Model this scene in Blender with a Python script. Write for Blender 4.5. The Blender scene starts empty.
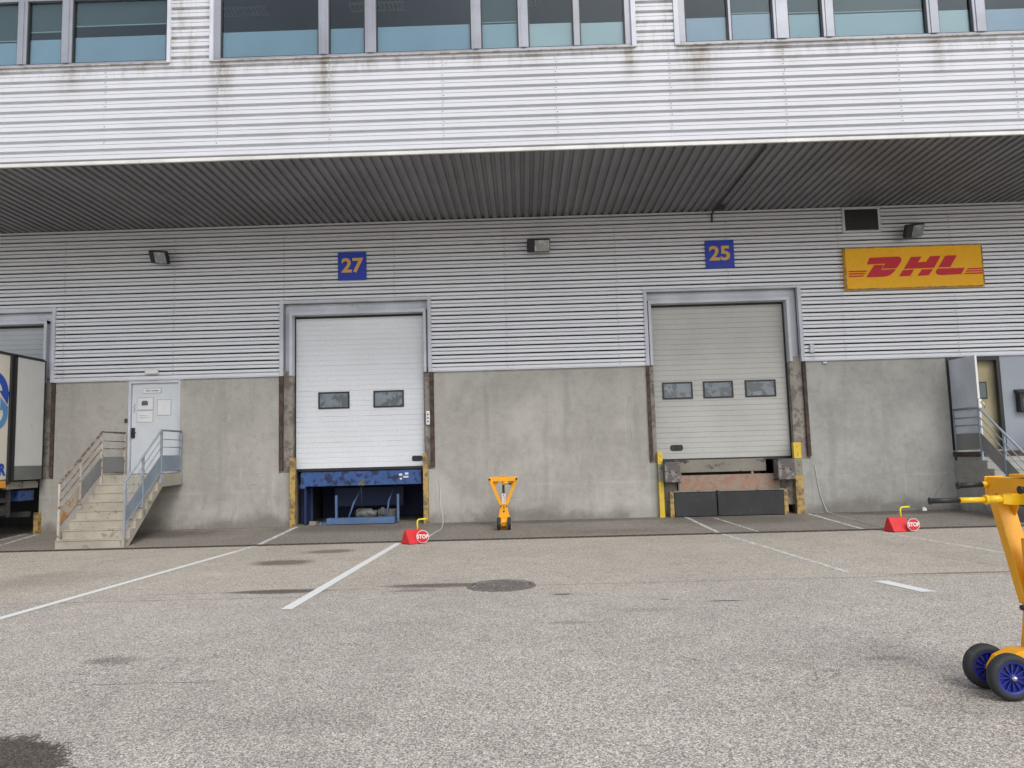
import bpy, math, random
from mathutils import Vector, Matrix
random.seed(7)
R = math.radians
S = bpy.context.scene
COL = S.collection

# ------------------------------------------------------------------ materials
class NT:
    def __init__(s, name):
        s.m = bpy.data.materials.new(name); s.m.use_nodes = True
        s.t = s.m.node_tree; s.b = s.t.nodes['Principled BSDF']; s.out = s.t.nodes['Material Output']
        s.tc = s.t.nodes.new('ShaderNodeTexCoord'); s.P = s.tc.outputs['Object']
    def n(s, typ, **kw):
        nd = s.t.nodes.new('ShaderNode' + typ)
        for k, v in kw.items(): setattr(nd, k, v)
        return nd
    def put(s, sock, v):
        if isinstance(v, bpy.types.NodeSocket): s.t.links.new(v, sock)
        elif isinstance(v, (tuple, list)):
            sock.default_value = tuple(v) + (1,) if len(v) == 3 and sock.type == 'RGBA' else v
        else: sock.default_value = v
    def math(s, op, a, b=0.0, c=None, clamp=False):
        nd = s.n('Math', operation=op, use_clamp=clamp); s.put(nd.inputs[0], a); s.put(nd.inputs[1], b)
        if c is not None: s.put(nd.inputs[2], c)
        return nd.outputs[0]
    def mapping(s, scale=(1, 1, 1), loc=(0, 0, 0), src=None):
        nd = s.n('Mapping'); s.put(nd.inputs['Vector'], src or s.P)
        nd.inputs['Scale'].default_value = scale; nd.inputs['Location'].default_value = loc
        return nd.outputs[0]
    def noise(s, scale, detail=4, rough=.55, vec=None, dist=0):
        nd = s.n('TexNoise'); s.put(nd.inputs['Vector'], vec or s.P)
        nd.inputs['Scale'].default_value = scale; nd.inputs['Detail'].default_value = detail
        nd.inputs['Roughness'].default_value = rough; nd.inputs['Distortion'].default_value = dist
        return nd.outputs['Fac']
    def voro(s, scale, vec=None, feature='F1'):
        nd = s.n('TexVoronoi', feature=feature); s.put(nd.inputs['Vector'], vec or s.P)
        nd.inputs['Scale'].default_value = scale
        return nd
    def ramp(s, fac, stops):
        nd = s.n('ValToRGB'); s.put(nd.inputs[0], fac); cr = nd.color_ramp
        while len(cr.elements) < len(stops): cr.elements.new(.5)
        for e, (p, c) in zip(cr.elements, stops):
            e.position = p; e.color = (c, c, c, 1) if isinstance(c, (int, float)) else tuple(c) + (1,)
        return nd.outputs[0]
    def step(s, v, a, b):
        nd = s.n('MapRange', interpolation_type='SMOOTHSTEP'); s.put(nd.inputs['Value'], v)
        nd.inputs['From Min'].default_value = a; nd.inputs['From Max'].default_value = b
        return nd.outputs[0]
    def mix(s, f, a, b, mode='MIX'):
        nd = s.n('Mix', data_type='RGBA', blend_type=mode)
        s.put(nd.inputs['Factor'], f)
        for sock, v in ((nd.inputs[6], a), (nd.inputs[7], b)): s.put(sock, v)
        return nd.outputs[2]
    def xyz(s):
        nd = s.n('SeparateXYZ'); s.put(nd.inputs[0], s.P); return nd.outputs
    def bump(s, h, dist=.01, strength=.5):
        nd = s.n('Bump'); s.put(nd.inputs['Height'], h); nd.inputs['Distance'].default_value = dist
        nd.inputs['Strength'].default_value = strength
        s.t.links.new(nd.outputs[0], s.b.inputs['Normal'])
    def done(s, col, rough=.6, metal=0, spec=None):
        s.put(s.b.inputs['Base Color'], col); s.put(s.b.inputs['Roughness'], rough)
        s.b.inputs['Metallic'].default_value = metal
        if spec is not None: s.b.inputs['Specular IOR Level'].default_value = spec
        return s.m

def c2(c, k): return tuple(x * k for x in c)

def worn(name, col, wear=None, wearamt=.5, rough=.5, metal=0, scale=6, var=.15, chips=None):
    """painted or bare surface with grime variation and patches of wear of another colour"""
    t = NT(name)
    n = t.noise(scale * .4, 5); f = t.noise(scale * 9, 3)
    base = t.mix(t.step(n, .3, .7), c2(col, 1 - var), c2(col, 1 + var * .6))
    base = t.mix(t.math('MULTIPLY', t.step(f, .45, .8), .25), base, c2(col, .6))
    if wear:
        w = t.noise(scale, 6, .65)
        base = t.mix(t.step(w, 1 - wearamt - .04, 1 - wearamt + .04), base, wear)
    if chips:
        ch = t.math('ADD', t.math('MULTIPLY', t.noise(26, 5, .7), .6), t.math('MULTIPLY', t.noise(5, 4, .6), .4))
        base = t.mix(t.step(ch, .60, .63), base, chips)
    t.bump(f, .002, .25)
    return t.done(base, rough, metal)

def ell(t, xy, x, y, rx, ry, nz, soft=.25):
    dx = t.math('DIVIDE', t.math('SUBTRACT', xy[0], x), rx); dy = t.math('DIVIDE', t.math('SUBTRACT', xy[1], y), ry)
    d = t.math('SQRT', t.math('ADD', t.math('MULTIPLY', dx, dx), t.math('MULTIPLY', dy, dy)))
    d = t.math('ADD', d, t.math('MULTIPLY', t.math('SUBTRACT', nz, .5), 1.7))
    return t.math('SUBTRACT', 1.0, t.step(d, 1 - soft, 1 + soft))

def asphalt(name, light, dark, warm, stains, seams, worn_y=None):
    t = NT(name); xy = t.xyz()
    v = t.voro(190); sep = t.n('SeparateColor'); t.put(sep.inputs[0], v.outputs['Color'])
    big = t.voro(105); sep2 = t.n('SeparateColor'); t.put(sep2.inputs[0], big.outputs['Color'])
    st = t.math('ADD', t.math('MULTIPLY', sep.outputs[0], .55), t.math('MULTIPLY', sep2.outputs[1], .45))
    st = t.ramp(st, [(.2, dark), (.47, tuple((a + b) * .48 for a, b in zip(dark, light))), (.68, light), (.9, c2(light, 1.45))])
    m1 = t.noise(.35, 5, .6); m2 = t.noise(2.2, 5, .65)
    k = t.math('ADD', t.math('MULTIPLY', t.step(m1, .3, .7), .12), t.math('MULTIPLY', t.step(m2, .3, .7), .12))
    k = t.math('ADD', k, .88)
    kk = t.n('CombineColor'); [t.put(kk.inputs[i], k) for i in range(3)]
    col = t.mix(1.0, st, kk.outputs[0], 'MULTIPLY')
    if worn_y:   # the older, sandier strip of surfacing in front of the drain
        f = t.step(t.math('ADD', xy[1], t.math('MULTIPLY', m2, .8)), worn_y[0], worn_y[1])
        col = t.mix(t.math('MULTIPLY', f, .75), col, t.mix(1.0, col, warm, 'MULTIPLY'))
    # tyre-darkened lanes running to the docks
    lane = t.noise(1.0, 3, .5, t.mapping((.9, .06, 1)))
    col = t.mix(t.math('MULTIPLY', t.step(lane, .5, .75), .13), col, c2(dark, 1.0))
    nz = t.noise(1.9, 5, .65); nz2 = t.noise(7, 4, .6); nzr = t.math('ADD', t.math('MULTIPLY', t.noise(2.4, 8, .75), .7), t.math('MULTIPLY', t.noise(40, 3, .6), .3))
    for (x, y, rx, ry, a, d) in stains:
        col = t.mix(t.math('MULTIPLY', ell(t, xy, x, y, rx, ry, nzr, d), a), col, t.mix(1.0, col, (.22, .20, .185), 'MULTIPLY'))
    for (y0, x0, x1, w, a) in seams:
        yy = t.math('ABSOLUTE', t.math('SUBTRACT', t.math('ADD', xy[1], t.math('MULTIPLY', t.math('SUBTRACT', nz, .5), .12)), y0))
        f = t.math('SUBTRACT', 1.0, t.step(yy, w * .5, w * 1.6))
        f = t.math('MULTIPLY', f, t.math('MULTIPLY', t.step(xy[0], x0, x0 + .3), t.math('SUBTRACT', 1.0, t.step(xy[0], x1 - .3, x1))))
        f = t.math('MULTIPLY', f, t.step(nz2, .25, .55))
        col = t.mix(t.math('MULTIPLY', f, a), col, (.03, .03, .03))
    wob = t.math('MULTIPLY', t.math('SUBTRACT', t.noise(3.5, 6, .7), .5), .22)
    ce = t.voro(.33, t.mapping((1, .8, 0), (1.7, .4, 0)), 'DISTANCE_TO_EDGE')
    ck = t.math('SUBTRACT', 1.0, t.step(t.math('ABSOLUTE', t.math('ADD', ce.outputs['Distance'], wob)), .0, .0035))
    col = t.mix(t.math('MULTIPLY', t.math('MULTIPLY', ck, t.step(m2, .47, .56)), .75), col, (.05, .046, .042))
    hgt = t.math('ADD', t.math('MULTIPLY', v.outputs['Distance'], -.9), t.math('MULTIPLY', t.noise(30, 3), .6))
    t.bump(hgt, .003, .55)
    return t.done(col, .85, 0, .3)

M = {}
M['yard'] = asphalt('yard_asphalt', (.60, .545, .485), (.18, .159, .139), (1.03, 1.02, .97),
    [(-2.78, 3.72, .50, .42, .95, .06), (-3.12, 5.66, .20, .10, .5, .4), (-2.2, 5.1, .3, .05, .1, .5), (-3.75, 11.5, .45, .34, .75, .4), (-3.4, 13.0, .4, .3, .65, .4),
     (-2.85, 8.62, .55, .15, .85, .35), (-1.0, 8.8, .65, .14, .8, .35), (-1.3, 8.45, .25, .1, .5, .35), (5.0, 8.75, .8, .06, .65, .35), (.37, 7.95, .11, .05, .8, .3),
     (1.9, 7.35, .17, .035, .8, .3), (.35, 6.55, .2, .06, .35, .4), (1.35, 7.5, .05, .03, .7, .3), (2.45, 5.25, .15, .05, .35, .4), (1.95, 5.0, .04, .02, .5, .4),
     (-6.5, 10.2, .8, .9, .2, .6), (2.9, 4.35, .7, .3, .25, .5), (1.1, 7.0, .3, .1, .2, .5), (-1.4, 4.3, .5, .2, .12, .6)],  # the broad soft patch at the near jack paints its ground shadow
    [(8.62, -4.6, 12, .011, .75), (8.2, -6.0, -1.9, .014, .5), (5.06, -3.15, -2.0, .006, .85), (11.9, -9, 9, .006, .25)], (8.2, 9.4))
M['apron'] = asphalt('apron_asphalt', (.335, .30, .262), (.105, .093, .08), (1.05, 1, .95),
    [(-3.8, 16.6, 1.6, .6, .4, .5), (4.6, 16.4, 1.5, .7, .4, .5), (-8.3, 16.4, 1.6, .6, .5, .5), (.6, 16.9, 2.6, .22, .45, .5), (8.3, 16.9, 1.6, .3, .55, .5), (1.8, 15.2, 1.2, .3, .2, .5)],
    [(17.12, -12, 12, .03, .6)])

def concrete(name, tint, stain=.5, rough_patch=False):
    t = NT(name); xy = t.xyz()
    a = t.noise(.9, 6, .62); b = t.noise(5.5, 8, .74); c = t.noise(34, 5, .7)
    col = t.mix(t.step(a, .32, .68), c2(tint, .88), c2(tint, 1.08))
    col = t.mix(t.math('MULTIPLY', t.step(b, .50, .66), .42), col, c2(tint, .68))
    col = t.mix(t.math('MULTIPLY', t.step(b, .52, .3), .3), col, c2(tint, 1.3))
    col = t.mix(t.math('MULTIPLY', t.step(c, .5, .68), .55), col, c2(tint, .6))
    st = t.noise(1.0, 5, .65, t.mapping((3.2, 1, .22)))       # rain streaks
    col = t.mix(t.math('MULTIPLY', t.step(st, .5, .72), .35 * stain * 2), col, c2(tint, .6))
    st2 = t.noise(1.0, 5, .7, t.mapping((4.5, 1, .6), (9, 0, 3)))  # pale lime streaks
    col = t.mix(t.math('MULTIPLY', t.math('MULTIPLY', t.step(st2, .56, .68), t.step(c, .38, .6)), .5), col, c2(tint, 1.4))
    # splashed dirt along the foot
    z = t.math('ADD', xy[2], t.math('MULTIPLY', t.math('SUBTRACT', a, .5), 1.0))
    col = t.mix(t.math('MULTIPLY', t.math('SUBTRACT', 1.0, t.step(z, .02, .4)), .55), col, (.11, .095, .075))
    # formwork day joint
    zj = t.math('ABSOLUTE', t.math('SUBTRACT', t.math('ADD', xy[2], t.math('MULTIPLY', b, .12)), .87))
    col = t.mix(t.math('MULTIPLY', t.math('MULTIPLY', t.math('SUBTRACT', 1.0, t.step(zj, .0, .05)), t.step(c, .4, .55)), t.math('MULTIPLY', t.step(a, .4, .6), .5)), col, c2(tint, 1.35))
    pale = t.math('ADD', t.math('MULTIPLY', t.noise(.75, 5, .6, t.mapping((1, 1, .8), (5, 2, 8))), .75), t.math('MULTIPLY', c, .25))
    col = t.mix(t.math('MULTIPLY', t.step(pale, .50, .60), .45), col, c2(tint, 1.35))
    scr = t.noise(1.0, 6, .8, t.mapping((1.5, 1, 11), (2, 0, 7)))
    low = t.math('SUBTRACT', 1.0, t.step(xy[2], .9, 1.6))
    col = t.mix(t.math('MULTIPLY', t.math('MULTIPLY', t.step(scr, .60, .66), low), .5), col, c2(tint, .5))
    pits = t.voro(16, feature='F1')
    p = t.math('SUBTRACT', 1.0, t.step(pits.outputs['Distance'], .05, .14))
    p = t.math('MULTIPLY', p, t.step(t.noise(3, 3), .55, .62))
    col = t.mix(t.math('MULTIPLY', p, .7), col, c2(tint, .45))
    if rough_patch:
        col = t.mix(t.step(t.noise(3.4, 6, .75), .48, .56), col, (.17, .15, .13))
    cr_ = t.voro(.55, t.mapping((1, 1, .8), (3, 0, 1)), 'DISTANCE_TO_EDGE')
    ck = t.math('SUBTRACT', 1.0, t.step(t.math('ADD', cr_.outputs['Distance'], t.math('MULTIPLY', t.math('SUBTRACT', b, .5), .12)), .0, .006))
    col = t.mix(t.math('MULTIPLY', t.math('MULTIPLY', ck, t.step(t.noise(1.4, 3), .54, .6)), .3), col, c2(tint, .5))
    t.bump(t.math('ADD', b, t.math('MULTIPLY', c, .5)), .012, .5)
    return t.done(col, .88, 0, .25)
M['concrete'] = concrete('wall_concrete', (.40, .383, .35))
M['concrete_grey'] = concrete('grey_wall_concrete', (.365, .36, .335), .5)
M['pier'] = concrete('spalled_concrete', (.30, .275, .24), .8, True)
M['step_concrete'] = worn('step_concrete', (.42, .385, .32), (.25, .22, .18), .38, .9, 0, 5)

def cladding(name, tint, seam, off, stains, ztop, rough=.42, metal=0):
    t = NT(name); xy = t.xyz()
    k = t.math('DIVIDE', t.math('ADD', xy[0], off), seam)
    fr = t.math('ABSOLUTE', t.math('SUBTRACT', t.math('FRACT', k), .5))
    wn = t.n('TexWhiteNoise', noise_dimensions='1D'); t.put(wn.inputs['W'], t.math('FLOOR', t.math('ADD', k, .0)))
    a = t.noise(.8, 4, .6, t.mapping((1, 1, 2)))
    col = t.mix(t.math('MULTIPLY', wn.outputs['Value'], .6), c2(tint, 1.0), c2(tint, .93))
    col = t.mix(t.math('MULTIPLY', t.step(a, .4, .75), .5), col, c2(tint, .86))
    fine = t.noise(1.0, 5, .7, t.mapping((2.2, 1, 14)))
    col = t.mix(t.math('MULTIPLY', t.step(fine, .5, .8), .3), col, c2(tint, .74))
    scuff = t.noise(1.0, 6, .75, t.mapping((1.1, 1, 9), (4, 0, 2)))
    col = t.mix(t.math('MULTIPLY', t.step(scuff, .66, .74), .5), col, (.25, .24, .22))
    col = t.mix(t.math('MULTIPLY', t.step(fr, .4965, .499), .22), col, c2(tint, .4))
    st = t.noise(1.0, 5, .7, t.mapping((5, 1, 1.3)))
    for (x, w, a_, zl) in stains:
        d = t.math('DIVIDE', t.math('SUBTRACT', xy[0], x), w); d = t.math('MULTIPLY', d, d)
        g = t.math('POWER', 2.718, t.math('MULTIPLY', d, -1.0))
        fz = t.step(xy[2], ztop - zl, ztop)
        g = t.math('MULTIPLY', t.math('MULTIPLY', g, fz), t.step(st, .3, .6))
        col = t.mix(t.math('MULTIPLY', g, a_), col, (.34, .32, .285))
    if ztop:
        fz = t.math('MULTIPLY', t.step(xy[2], ztop - .35, ztop), t.step(st, .45, .7))
        col = t.mix(t.math('MULTIPLY', fz, .45), col, (.33, .27, .19))
    t.bump(t.noise(1.6, 3, .5, t.mapping((1, 1, 1.6))), .03, .2)
    return t.done(col, rough, metal, .5)
M['wall_clad'] = cladding('wall_sheet', (.71, .72, .76), 2.62, .35, [], 0, .4, .15)
M['fascia_clad'] = cladding('fascia_sheet', (.66, .67, .71), 2.12, 1.35,
    [(-8.4, .22, .55, .9), (-7.3, .12, .4, .6), (-6.5, .3, .25, .5), (-5.5, .2, .95, 1.5), (-3.55, .17, 1.0, 1.7), (-2.9, .35, .5, .5), (-.6, .25, .35, .5),
     (.2, .3, .3, .5), (2.2, .16, .8, .9), (3.45, .3, 1.0, 1.2), (5.1, .3, .55, .6), (6.0, .35, .4, .4), (7.95, .2, .75, 1.0), (8.7, .2, .4, .6)], 9.0)
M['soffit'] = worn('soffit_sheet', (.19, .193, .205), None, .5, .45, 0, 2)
M['trim'] = worn('aluminium_trim', (.58, .60, .66), (.38, .38, .40), .3, .4, 0, 3)
M['trim_light'] = worn('pale_flashing', (.72, .71, .68), (.42, .38, .32), .3, .5, 0, 4)
M['sill'] = worn('stained_sill', (.44, .42, .40), (.28, .24, .20), .45, .6, 0, 5)
M['win_frame'] = worn('window_aluminium', (.30, .31, .35), None, .5, .35, .3, 3)
M['door_white'] = worn('white_door_sheet', (.74, .755, .79), (.5, .5, .5), .24, .45, 0, 2, .05)
M['door_beige'] = worn('beige_door_sheet', (.475, .468, .44), (.38, .37, .34), .27, .5, 0, 2, .08)
M['door_grey'] = worn('grey_door_sheet', (.42, .45, .47), None, .5, .5, 0, 2, .06)
M['door_paint'] = worn('pale_grey_door_paint', (.60, .63, .67), (.42, .42, .42), .27, .5, 0, 5, .06)
M['door_blue'] = worn('blue_grey_door_paint', (.62, .66, .74), (.4, .4, .4), .26, .5, 0, 4)
M['panel_blue'] = worn('blue_grey_panel', (.34, .37, .42), None, .5, .5, 0, 2, .08)
M['black'] = worn('black_plastic', (.018, .018, .02), None, .5, .45, 0, 8)
M['dark'] = worn('dark_steel', (.04, .04, .043), (.08, .05, .03), .4, .6, 0, 8)
M['rubber'] = worn('black_rubber', (.035, .036, .038), (.075, .075, .075), .35, .8, 0, 6)
M['tyre'] = worn('tyre_rubber', (.022, .025, .028), (.05, .05, .05), .35, .7, 0, 12)
M['buffer'] = worn('grey_buffer_rubber', (.13, .115, .11), (.26, .24, .23), .46, .9, 0, 7)
M['rust'] = worn('rusty_steel', (.10, .065, .05), (.05, .035, .03), .5, .85, 0, 9)
M['orange_rust'] = worn('orange_rusty_plate', (.33, .19, .13), (.30, .235, .19), .5, .85, 0, 9)
M['lip_beige'] = worn('dirty_beige_steel', (.26, .24, .20), (.07, .06, .05), .42, .8, 0, 3)
M['post_yellow'] = worn('worn_yellow_paint', (.46, .31, .09), (.18, .12, .07), .48, .6, 0, 11)
M['post_clean'] = worn('bright_yellow_paint', (.70, .48, .04), (.35, .25, .08), .38, .5, 0, 9)
M['post_bare'] = worn('bare_post_steel', (.27, .26, .20), (.12, .1, .08), .45, .8, 0, 11)
M['jack'] = worn('jack_yellow_enamel', (.88, .40, .01), (.66, .27, .01), .36, .42, 0, 5, .10, (.12, .06, .03))
M['jack_bright'] = worn('bright_yellow_enamel', (.92, .55, .02), None, .5, .3, 0, 8, .06)
M['rim_blue'] = worn('blue_rim', (.012, .022, .22), (.05, .05, .09), .38, .5, 0, 14)
M['chrome'] = worn('zinc', (.6, .6, .6), None, .5, .25, .9, 8)
M['chock_red'] = worn('red_chock_paint', (.66, .025, .03), (.40, .03, .03), .38, .6, 0, 8, .15, (.2, .05, .04))
M['sign_red'] = worn('red_sign_face', (.62, .02, .03), None, .5, .45, 0, 8, .05)
M['reflector'] = worn('lamp_reflector', (.34, .35, .34), (.6, .6, .58), .45, .3, .4, 9)
M['white'] = worn('white_paint', (.78, .78, .78), None, .5, .5, 0, 8, .05)
M['paper'] = worn('white_paper', (.70, .71, .73), None, .5, .7, 0, 9, .05)
M['ink'] = worn('grey_ink', (.12, .11, .12), None, .5, .7, 0, 9)
M['hand_yellow'] = worn('lemon_handle_paint', (.80, .70, .02), None, .5, .45, 0, 8)
M['sign_blue'] = worn('blue_sign_face', (.010, .040, .44), None, .5, .45, 0, 3, .06)
M['sign_num'] = worn('amber_numerals', (.72, .42, .09), None, .5, .5, 0, 6, .05)
M['sign_amber'] = worn('amber_sign_face', (.93, .47, .008), None, .5, .65, 0, 1.2, .05)
M['logo_red'] = worn('logo_red', (.58, .010, .03), None, .5, .6, 0, 3, .04)
M['level_blue'] = worn('leveller_blue', (.035, .09, .28), (.012, .022, .06), .46, .5, 0, 7)
M['level_blue_dark'] = worn('leveller_navy', (.012, .025, .09), None, .5, .6, 0, 6)
M['steel_blue'] = worn('pale_blue_steel', (.08, .15, .30), (.14, .15, .18), .38, .55, 0, 7)
M['motor'] = worn('motor_grey', (.13, .13, .12), (.05, .05, .05), .45, .5, 0, 9)
M['rail_grey'] = worn('grey_rail_paint', (.30, .34, .40), (.2, .19, .18), .35, .5, 0, 8)
M['rail_rust'] = worn('rusting_rail_paint', (.26, .22, .20), (.14, .08, .055), .5, .75, 0, 8)
M['rail_post'] = worn('peeling_post_paint', (.50, .46, .41), (.22, .13, .08), .42, .7, 0, 9)
M['plate_grey'] = worn('kick_plate_paint', (.25, .30, .37), (.33, .36, .38), .35, .5, 0, 5)
M['plate_dull'] = worn('dull_kick_plate', (.23, .235, .235), (.13, .1, .08), .3, .6, 0, 5)
M['plate_rust'] = worn('rust_blistered_plate', (.42, .38, .32), (.45, .20, .05), .5, .8, 0, 5)
M['khaki'] = worn('lightened_khaki_plaster', (.46, .40, .25), None, .5, .8, 0, 3)  # plaster tone raised in place of indoor light
M['trailer_white'] = worn('trailer_white', (.64, .635, .61), (.45, .44, .42), .32, .45, 0, 2.5, .06)
M['trailer_cream'] = worn('trailer_cream', (.70, .66, .56), None, .5, .4, 0, 2, .05)
M['trailer_grey'] = worn('trailer_grey_band', (.17, .175, .17), (.3, .3, .3), .3, .6, 0, 6)
M['logo_blue'] = worn('livery_blue', (.012, .07, .42), None, .5, .4, 0, 4, .04)
M['logo_pale'] = worn('livery_pale_blue', (.10, .26, .52), None, .5, .4, 0, 4, .04)
M['stripe_orange'] = worn('livery_orange', (.80, .36, .03), None, .5, .4, 0, 4, .04)
M['iron'] = worn('cast_iron', (.15, .13, .12), (.30, .28, .26), .42, .8, 0, 30)
M['grate'] = worn('grating_steel', (.07, .055, .048), (.13, .11, .09), .4, .75, 0, 14)
M['cord'] = worn('pale_cord', (.62, .62, .60), None, .5, .6, 0, 9)
M['inside'] = worn('office_wall', (.16, .19, .19), None, .5, .8, 0, 1)
M['ceiling'] = worn('office_ceiling', (.16, .20, .19), None, .5, .8, 0, 1)
M['roof'] = worn('roof_membrane', (.3, .3, .3), None, .5, .9, 0, 1)
M['floor_in'] = worn('warehouse_floor', (.22, .22, .21), None, .5, .8, 0, 1)
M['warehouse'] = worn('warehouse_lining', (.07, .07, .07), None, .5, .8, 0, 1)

def glass(name, tint, refl=.12):
    t = NT(name); t.t.nodes.remove(t.b)
    tr = t.n('BsdfTransparent'); tr.inputs[0].default_value = tint + (1,)
    gl = t.n('BsdfGlossy'); gl.inputs['Roughness'].default_value = .02; gl.inputs['Color'].default_value = (.9, .95, 1, 1)
    fr = t.n('Fresnel'); fr.inputs[0].default_value = 1.55
    geo = t.n('NewGeometry'); t.put(fr.inputs[0], t.math('SUBTRACT', 1.55, t.math('MULTIPLY', geo.outputs['Backfacing'], 1.55 - 1 / 1.55)))
    nb = t.n('Bump'); nb.inputs['Distance'].default_value = .02; nb.inputs['Strength'].default_value = .08
    t.put(nb.inputs['Height'], t.noise(.9, 2)); t.t.links.new(nb.outputs[0], gl.inputs['Normal'])
    f = t.math('ADD', t.math('MULTIPLY', fr.outputs[0], .75), refl - .02, clamp=True)
    mx = t.n('MixShader'); t.put(mx.inputs[0], f); t.t.links.new(tr.outputs[0], mx.inputs[1]); t.t.links.new(gl.outputs[0], mx.inputs[2])
    t.t.links.new(mx.outputs[0], t.out.inputs[0]); return t.m
M['glass'] = glass('tinted_glass', (.80, .87, .88), .02)
M['lamp_glass'] = glass('lamp_glass', (.85, .88, .85), .2)
def film(name, c):  # film tones raised to include sky reflected in the window glass
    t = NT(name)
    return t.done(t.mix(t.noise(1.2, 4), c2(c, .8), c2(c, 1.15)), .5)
M['film_blue'] = film('blue_reflection_film', (.30, .38, .475))
M['film_pale'] = film('pale_reflection_film', (.36, .43, .48))
M['film_lilac'] = film('lilac_reflection_film', (.42, .44, .55))
M['film_white'] = film('bright_reflection_film', (.52, .55, .57))
M['blind'] = worn('green_blind', (.045, .07, .07), None, .5, .8, 0, 1)
M['blind_rail'] = worn('blind_bar', (.30, .38, .38), None, .5, .6, 0, 1)
M['door_glass'] = worn('grimy_door_pane', (.20, .23, .27), (.10, .115, .13), .5, .15, 0, 4)

def paint(name, thr):
    t = NT(name)
    nz = t.math('ADD', t.math('MULTIPLY', t.noise(14, 6, .75), .55), t.math('MULTIPLY', t.noise(60, 3, .7), .45))
    mask = t.step(nz, thr, thr + .1)
    tr = t.n('BsdfTransparent'); mx = t.n('MixShader')
    t.put(mx.inputs[0], mask); t.t.links.new(t.b.outputs[0], mx.inputs[1]); t.t.links.new(tr.outputs[0], mx.inputs[2])
    t.t.links.new(mx.outputs[0], t.out.inputs[0])
    return t.done(t.mix(t.noise(20, 4), (.68, .68, .66), (.85, .85, .83)), .7)
M['line_white'] = paint('road_paint', .60)
M['line_faint'] = paint('faded_road_paint', .47)

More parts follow.
